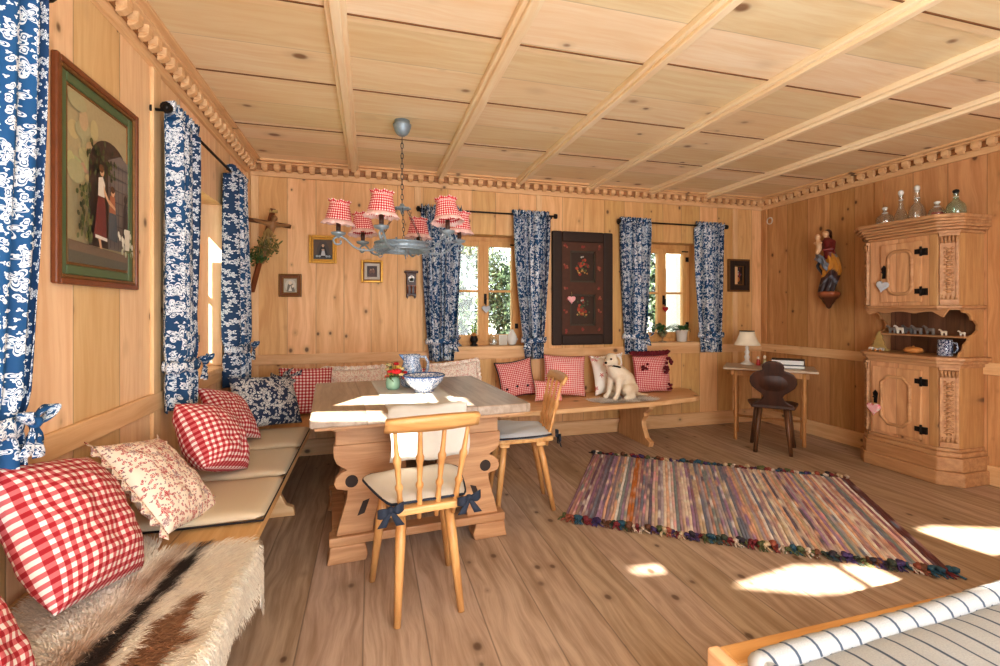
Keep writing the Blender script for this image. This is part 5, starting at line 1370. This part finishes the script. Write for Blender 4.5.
            while z < zb-.095:
                g.ball(MM @ Vector((0, .014, z)), .016, 8, sc=(1, 1, .8)); g.ball(MM @ Vector((-.02, .012, z+.014)), .010, 6); g.ball(MM @ Vector((.02, .012, z+.014)), .010, 6); z += .030
            p(g, 'pilaster', 'cabd')
cupboard()
def rw(a, n, z): return Vector((XR-n, a, z))
heart('hanging_heart', 'grey heart hanging from the upper door handle of the pine cupboard', rw, 2.775, .375, 1.44, .095, 'greyheart', string=.07, rot=.2)
heart('hanging_heart', 'pink gingham heart hanging from the lower door handle of the pine cupboard', rw, 2.84, .375, .46, .105, 'pink', string=.06)
# decanters on the cornice
def bottle(label, y, h, prof, stop, mat='bottle', fill=None, x=4.08):
    root = empty('decanter', (x, y, 1.933), label, 'decanter', 'glass decanters on the cupboard')
    pp = []
    for i in range(len(prof)-1):
        A = prof[max(0, i-1)], prof[i], prof[i+1], prof[min(len(prof)-1, i+2)]
        for q in range(4):
            t = q/4; f = lambda j: .5*(2*A[1][j]+(-A[0][j]+A[2][j])*t+(2*A[0][j]-5*A[1][j]+4*A[2][j]-A[3][j])*t*t+(-A[0][j]+3*A[1][j]-3*A[2][j]+A[3][j])*t**3)
            pp.append((f(0), f(1)))
    pp.append(prof[-1])
    g = G(); g.lathe([(r, z*h) for r, z in pp], seg=22, cap=False); g.bm.faces.ensure_lookup_table(); g.build('glass', M[mat], root, solid=.003)
    g = G(); g.lathe([(r, z) for r, z in [(.011, .80*h)]+[(a, b*h) for a, b in stop]], seg=14); g.build('stopper', M['porc'] if fill != 'dark' else M['iron'], root)
    if fill and fill != 'dark':
        g = G(); g.lathe([(prof[1][0]*.6, .05*h), (prof[2][0]*.8, .2*h), (prof[2][0]*.7, .35*h), (.01, .36*h)], seg=16); g.build('contents', M[fill], root)
    g = G(); g.tube([(prof[-2][0]*1.1*cos(2*pi*k/22), prof[-2][0]*1.1*sin(2*pi*k/22), prof[-2][1]*h) for k in range(22)], .0025, 5, closed=True); g.build('glass_band', M['porc'], root)
ST = [(.013, .84), (.020, .90), (.018, .96), (.004, 1.0)]
bottle('round squat decanter at the left end of the cupboard top', 2.869, .165, [(.045, 0), (.056, .05), (.062, .30), (.050, .52), (.018, .68), (.015, .85)], ST)
bottle('tall slim glass decanter second from left on the cupboard top', 2.749, .275, [(.042, 0), (.048, .03), (.048, .16), (.034, .32), (.016, .50), (.012, .70), (.016, .85)], ST)
bottle('tallest ringed glass decanter in the middle of the cupboard top', 2.635, .285, [(.046, 0), (.052, .03), (.052, .22), (.040, .40), (.018, .52), (.020, .60), (.015, .64), (.018, .85)], ST)
bottle('little round glass flask with red contents on the cupboard top', 2.502, .130, [(.040, 0), (.048, .05), (.050, .30), (.042, .52), (.018, .68), (.015, .85)], ST, fill='red')
bottle('greenish decanter with dark stopper at the right end of the cupboard top', 2.385, .190, [(.046, 0), (.055, .05), (.056, .24), (.046, .42), (.020, .58), (.014, .70), (.016, .85)], ST, 'greenglass', 'dark')
# things in the niche
root = empty('wooden_tree', (4.06, 2.90, .913), 'wooden fir tree ornament with little blocks in the cupboard niche', 'ornament')
g = G(); g.prism([(-.06, .02), (.06, .02), (.035, .065), (.045, .065), (.022, .11), (.032, .11), (0, .165), (-.032, .11), (-.022, .11), (-.045, .065), (-.035, .065)], 'yz', -.008, .008); g.build('tree', M['straw'], root, bev=.003)
g = G(); g.box(-.03, .03, -.06, .06, 0, .02); g.build('base', M['straw'], root, bev=.003)
root = empty('wooden_train', (4.01, 2.885, .913), 'tiny pale wooden toy train in front of the wooden fir tree', 'toy')
g = G()
for k in range(3): g.box(-.012, .012, -.055+.04*k, -.022+.04*k, .008, .03-.006*(k % 2))
g.build('wagons', M['cream'], root, bev=.003)
for k in range(3):
    g = G(); g.tube([(-.014, -.038+.04*k, .009), (.014, -.038+.04*k, .009)], .009, 10); g.build('wheel', M['bun'], root)
root = empty('wooden_bun', (4.08, 2.66, .913), 'flat round golden bun shaped wooden dish on the niche floor', 'dish')
g = G(); g.lathe([(.03, 0), (.055, .01), (.062, .025), (.05, .042), (.02, .05)], seg=24); g.build('lower_half', M['bun'], root)
g = G(); g.ball((0, 0, .052), .008, 8); g.build('knob', M['bun'], root)
root = empty('mug', (4.08, 2.452, .913), 'tall dark blue and white stoneware mug in the cupboard niche', 'mug')
g = G(); g.lathe([(.044, 0), (.046, .006), (.044, .06), (.042, .118), (.038, .118), (.04, .02), (.02, .012)], seg=24, us=.3); g.build('body', M['bluepot'], root)
g = G(); g.tube([(0, -.042, .10), (0, -.07, .095), (0, -.078, .06), (0, -.065, .03), (0, -.043, .025)], .007, 8); g.build('handle', M['bluepot'], root)
def animal(label, y, c, s=1.0, x=4.15, horn=False):
    root = empty('toy_animal', (x, y, 1.0585), label, 'toy animal', 'small toy animals on the niche shelf')
    k = .9*s
    V = [(0, .018*k, .036*k), (0, -.016*k, .038*k), (0, .028*k, .052*k), (0, .040*k, .060*k), (0, .048*k, .056*k),
         (.007*k, .018*k, .018*k), (.007*k, .018*k, .002*k), (-.007*k, .018*k, .018*k), (-.007*k, .018*k, .002*k), (.007*k, -.018*k, .018*k), (.007*k, -.02*k, .002*k), (-.007*k, -.018*k, .018*k), (-.007*k, -.02*k, .002*k), (0, -.026*k, .042*k)]
    E = [(0, 1), (0, 2), (2, 3), (3, 4), (0, 5), (5, 6), (0, 7), (7, 8), (1, 9), (9, 10), (1, 11), (11, 12), (1, 13)]
    Rr = [.012*k, .012*k, .008*k, .008*k, .005*k]+[.006*k, .004*k]*4+[.004*k]
    m = vcol('toy_paint_%d' % int(y*1000), .5)
    skinmesh('body', V, E, Rr, 0, m, root, 1, lambda q: srgb(c))
    if horn:
        g = G()
        for sx in (1, -1): g.tube([(sx*.004*k, .038*k, .066*k), (sx*.014*k, .034*k, .08*k), (sx*.012*k, .036*k, .092*k)], .002*k, 5)
        g.setcol(srgb((150, 110, 70))); g.build('horns', m, root)
animal('grey toy animal at the left end of the niche shelf', 2.86, (128, 124, 120), 1.1)
animal('white toy deer on the niche shelf', 2.80, (240, 234, 222), 1.15, horn=True)
animal('dark toy horse right of the white deer on the niche shelf', 2.74, (100, 98, 98), 1.2)
animal('grey toy horse in the middle of the niche shelf', 2.675, (120, 116, 114), 1.2)
animal('brownish grey toy horse beside the centre seam of the niche shelf', 2.59, (124, 114, 106), 1.2)
animal('cream toy lamb near the right end of the niche shelf', 2.50, (238, 226, 204), .8)
animal('small white toy sheep at the far right of the niche shelf', 2.385, (232, 224, 210), .7)

# ------------------------------------------------------------------ rag rug
def rug():
    c = Vector((2.262, 2.63, .001)); ang = math.atan2(-1.042, 1.526)
    root = empty('rag_rug', c, 'multicoloured striped rag rug with knotted ends on the plank floor', 'rug', rz=ang)
    L, W = 1.86, 1.30; rr = random.Random(12)
    pal = [(150, 120, 120), (180, 160, 146), (120, 100, 110), (96, 100, 116), (170, 130, 110), (204, 188, 170), (132, 84, 90), (110, 120, 118), (190, 150, 120), (150, 140, 146), (86, 74, 84), (196, 140, 146), (170, 150, 120), (226, 216, 204), (140, 108, 136)]
    pal = [tuple(min(255, int(q*1.12+w_)) for q, w_ in zip(c_, (26, 30, 36))) for c_ in pal]
    n = 105; g = G(); V = []
    dark = [srgb(rr.choice(pal)) for i in range(n)]
    strip = []
    x = -L/2
    for i in range(n):
        w = L/n
        y0 = -W/2+rr.uniform(-.012, .012); y1 = W/2+rr.uniform(-.012, .012)
        cc = Vector(srgb(rr.choice(pal))); c2_ = Vector(srgb(rr.choice(pal)))
        if i in (20, 21): cc = Vector(srgb((206, 128, 60)))
        if i > n-4: cc = Vector(srgb((112, 66, 66)))
        if i < 8: cc = cc.lerp(Vector(srgb((132, 72, 96))), .5)
        rows = 44; prev = None
        for j in range(rows+1):
            t = j/rows; y = y0+(y1-y0)*t; wob = .004*noise.noise((i*.3, t*6, 2))
            h = .006+.004*noise.noise((i*3.1, t*22, 5)); k = max(0, min(1, noise.noise((i*1.7, t*9, 8))*2.2))
            col = cc.lerp(c2_, k)*(.86+.3*rr.random())
            ring = [g.v((x+wob+w*a, y, z)) for a, z in ((.0, .001), (.2, h+.004), (.8, h+.004), (1.0, .001))]
            for q in ring: g.col[q] = tuple(min(1, e) for e in col)
            if prev:
                for a in range(3): g.face([prev[a], prev[a+1], ring[a+1], ring[a]], 0, None, True)
            prev = ring
        x += w
    g.build('woven_cloth', M['vcol'], root)
    kp = [(52, 46, 58), (120, 40, 50), (60, 70, 60), (200, 180, 150), (44, 84, 104), (150, 80, 60), (70, 52, 100), (206, 190, 176), (110, 70, 50), (90, 96, 60)]
    for s in (-1, 1):
        g = G(); x = -L/2
        while x < L/2:
            cc = Vector(srgb(rr.choice(kp))); r = rr.uniform(.010, .021); y = s*(W/2+.010+rr.uniform(-.008, .012))
            for k in range(4):
                n0 = set(g.bm.verts); g.ball((x+rr.uniform(-.010, .010), y+rr.uniform(-.012, .012), r*.8+rr.uniform(0, .010)), r*rr.uniform(.6, 1), 6, sc=(1, 1, .8))
            for k in range(3):
                a = rr.uniform(-.9, .9)+s*pi/2; g.tube([(x, y, .012), (x+.03*cos(a), y+.03*sin(a), .008), (x+.055*cos(a+.2), y+.055*sin(a+.2), .005)], [.006, .005, .003], 5)
            for v in g.bm.verts:
                if v not in g.col: g.col[v] = tuple(cc*rr.uniform(.8, 1.15))
            x += rr.uniform(.018, .032)
        o = g.build('knotted_fringe', M['vcol'], root, normals=False); o['kind'] = 'stuff'
rug()

# ------------------------------------------------------------------ daybed corner at the bottom right
def daybed():
    root = empty('daybed', (1.9, .2, 0), 'pine daybed with a striped cream mattress at the bottom right', 'bed')
    p = lambda g, n, m, **k: put(g.build(n, M[m] if isinstance(m, str) else m, root, **k), root)
    x0, x1, y0, y1 = .80, 2.85, -.75, .98
    g = G(); g.box(x0, x0+.035, y0, y1, .12, .42); p(g, 'end_board', 'benchy', bev=.008)
    g = G(); g.box(x0+.035, x1, y1-.065, y1, .14, .415); p(g, 'side_rail', 'bed', bev=.008)
    for xx, yy in ((x0, y1-.06), (x0, y0), (x1-.06, y1-.06), (x1-.06, y0)):
        g = G(); g.box(xx+.002, xx+.058, yy+.002, yy+.058, 0, .30); p(g, 'leg', 'bed', bev=.006)
    t = NT('striped_ticking', .9); s_ = t.n('SeparateXYZ', i0=t.n('TexCoord', out=2)).node.outputs
    wob = t.math('MULTIPLY', t.n('TexNoise', Vector=t.n('TexCoord', out=2), Scale=5.0), .02)
    f = t.math('FRACT', t.math('DIVIDE', t.math('ADD', s_[0], wob), .066)); e = t.math('ABSOLUTE', t.math('SUBTRACT', f, .5))
    st = t.math('SUBTRACT', 1.0, t.sm(e, .035, .075))
    weave = t.n('TexNoise', Vector=t.n('TexCoord', out=2), Scale=260.0, Detail=2)
    base = t.mix(weave, srgb((150, 154, 160)), srgb((190, 190, 188)))
    t.col(t.mix(st, base, srgb((70, 82, 98)))); t.bump(weave, .3, .003)
    mx0, mx1, my0, my1 = x0+.065, x1-.02, y0+.03, y1-.105
    zt = .452
    g = G()
    def top(u, v):
        x = mx0+(mx1-mx0)*u; y = my0+(my1-my0+.07*u)*v
        e = (1-abs(2*u-1)**14)*(1-abs(2*v-1)**14)
        puff = .014*abs(sin(pi*(x-mx0)/.066*.5))*.4
        tuft = sum(-.012*exp(-(((x-a)/.05)**2+((y-b)/.05)**2)) for a in (1.6, 2.2) for b in (.55, 0., -.4))
        return (x, y, .42+(zt-.42)*max(0, e)**.4+puff*e+tuft+.006*noise.noise((x*3, y*3, 1)))
    g.grid(top, 110, 60, uv=lambda u, v: ((mx1-mx0)*u, (my1-my0)*v))
    mt = p(g, 'mattress', t.m)
    # rolled border
    def roll(nm, A, B, r):
        g = G(); L = (B-A).length; d = (B-A)/L; sd = d.cross(Vector((0, 0, 1))); N = int(L/.011)
        def f(u, v):
            s = L*v; k = 1+.07*abs(sin(pi*s/.066))+.05*noise.noise((s*6, u*3, 0)); a = 2*pi*u
            return A+d*s+sd*(r*k*cos(a))+Vector((0, 0, r*k*sin(a)))+Vector((0, 0, .005*noise.noise((s*3, 1, 0))))
        g.grid(f, 14, N, closeu=True, uv=lambda u, v: (L*v+.012*u*3, u*.2))
        for e_, q_ in ((A, -1), (B, 1)): g.ball(e_, r*1.0, 14)
        o = g.build(nm, t.m, mt); return o
    roll('rolled_edge', Vector((mx0-.005, my1, .438)), Vector((mx1, my1+.07, .450)), .026)
    roll('rolled_edge', Vector((mx0, my1-.02, .436)), Vector((mx0, my0, .436)), .022)
    g = G(); g.tube([(1.18+.05*cos(a*.25), .66+.035*sin(a*.25), .475+.020*sin(a*.2)) for a in range(14)], .0025, 5); g.build('tie_cord', M['blackcloth'], mt)
daybed()

# ------------------------------------------------------------------ garden outside
g = G(); g.box(-16, 20, YB+.30, 26, -.55, -.5); g.box(-16, XL-.28, -8, YB+.30, -.55, -.5)
g.build('ground', flat('garden_grass', (98, 116, 62), .9, var=.4, sc=6), kind='structure')
leafm = []
for i, c in enumerate(((50, 64, 44), (88, 102, 76), (28, 40, 30))):
    t = NT('garden_leaf_%d' % i, .45); t.col(srgb(c)); t.set(t.p, 'Transmission Weight', 0.0); leafm.append(t.m)
def shrub(name, label, c, rx, ry, rz_, n, seed, ls=.07, trunk=True):
    rr = random.Random(seed); root = empty(name, (c[0], c[1], -.5), label, 'shrub', 'shrubs outside the back windows')
    g = G()
    cl = [(Vector((c[0]+rr.gauss(0, rx*.45), c[1]+rr.gauss(0, ry*.45), c[2]+rr.gauss(0, rz_*.45)))) for k in range(26)]
    for i in range(n):
        b = rr.choice(cl); q = b+Vector((rr.gauss(0, .16), rr.gauss(0, .16), rr.gauss(0, .16)))
        if q.z < -.45: continue
        v = Vector((rr.gauss(0, 1), rr.gauss(0, 1), rr.gauss(0, 1)-.4)).normalized()*ls*rr.uniform(.6, 1.3); w = v.cross(Vector((rr.gauss(0, 1), rr.gauss(0, 1), 1))).normalized()*ls*.32
        vs = [g.v(q-v), g.v(q+w), g.v(q+v), g.v(q-w)]; g.face(vs, rr.choice((0, 0, 1, 1, 2)))
    o = g.build('foliage', leafm, root, normals=False); o.matrix_parent_inverse = Matrix.Translation(-root.location)
    g = G()
    for k in range(10):
        b = cl[k]; g.tube([(c[0]+rr.gauss(0, .06), c[1]+rr.gauss(0, .06), -.5), ((c[0]+b.x)/2+rr.gauss(0, .1), (c[1]+b.y)/2, (b.z-.5)/2+.15), b], [.035, .022, .008], 6)
    o = g.build('branches', M['darkleg'], root); o.matrix_parent_inverse = Matrix.Translation(-root.location)
shrub('garden_shrub', 'dense green shrub outside the left sash of the first back window', (1.05, 7.4, 1.3), .7, .5, 1.5, 5200, 1)
shrub('garden_shrub', 'light green shrub outside the right sash of the first back window', (2.85, 9.6, 1.8), .8, .5, 1.6, 5200, 2)
shrub('garden_shrub', 'green climbing bush outside the right back window', (4.75, 7.0, 1.4), .50, .4, 1.7, 3600, 3, .08)
shrub('garden_shrub', 'low bush outside between the two back windows', (3.9, 8.9, .4), .5, .4, .7, 2600, 4)
root = empty('porch_post', (4.02, 5.5, -.5), 'white plastered porch post outside the right back window', 'post')
g = G(); g.box(4.02, 4.42, 5.5, 5.85, -.5, 3.2); put(g.build('shaft', M['plaster'], root, bev=.01), root)
g = G(); g.box(3.98, 4.46, 5.46, 5.89, -.5, -.2); put(g.build('base', M['plaster'], root, bev=.01), root)
root = empty('garden_wall', (3.3, 11.6, -.5), 'low sunlit white wall at the back of the garden', 'garden wall')
g = G(); g.box(-3, 9, 11.6, 11.8, -.5, 1.0); put(g.build('masonry', M['plaster'], root), root)
g = G(); g.box(-3.02, 9.02, 11.56, 11.84, 1.0, 1.06); put(g.build('coping', M['plaster'], root), root)

# ------------------------------------------------------------------ light, sky, camera
w = bpy.data.worlds.new('World'); bpy.context.scene.world = w; w.use_nodes = True
bg = w.node_tree.nodes['Background']; bg.inputs[0].default_value = (.86, .93, 1.0, 1); bg.inputs[1].default_value = WORLD
def lamp(typ, name, energy, loc=(0, 0, 0), d=None, **kw):
    l = bpy.data.lights.new(name, typ); l.energy = energy
    for k, v in kw.items(): setattr(l, k, v)
    o = bpy.data.objects.new(name, l); C.objects.link(o); o.location = loc
    if d: o.rotation_euler = Vector(d).to_track_quat('-Z', 'Y').to_euler()
    return o
lamp('SUN', 'sun', SUN, (-6, 4, 5), SUND, angle=.009, color=(1, .93, .82))
for l in LAMPS: lamp(*l[0], **l[1])
cam = bpy.data.cameras.new('camera'); co = bpy.data.objects.new('camera', cam); C.objects.link(co)
co.location = (0, 0, 1.25); co.rotation_euler = (pi/2, 0, -radians(15.5))
cam.sensor_width = 36; cam.lens = 36*469/1000; cam.shift_y = (310-333)/1000; cam.clip_start = .05
bpy.context.scene.camera = co
sc = bpy.context.scene
sc.view_settings.view_transform = 'Standard'; sc.view_settings.look = 'None'; sc.view_settings.exposure = EXPO; sc.view_settings.gamma = .9
sc.cycles.max_bounces = 8; sc.cycles.diffuse_bounces = 5; sc.cycles.transparent_max_bounces = 16
sc.cycles.use_denoising = True; sc.cycles.sample_clamp_indirect = 6
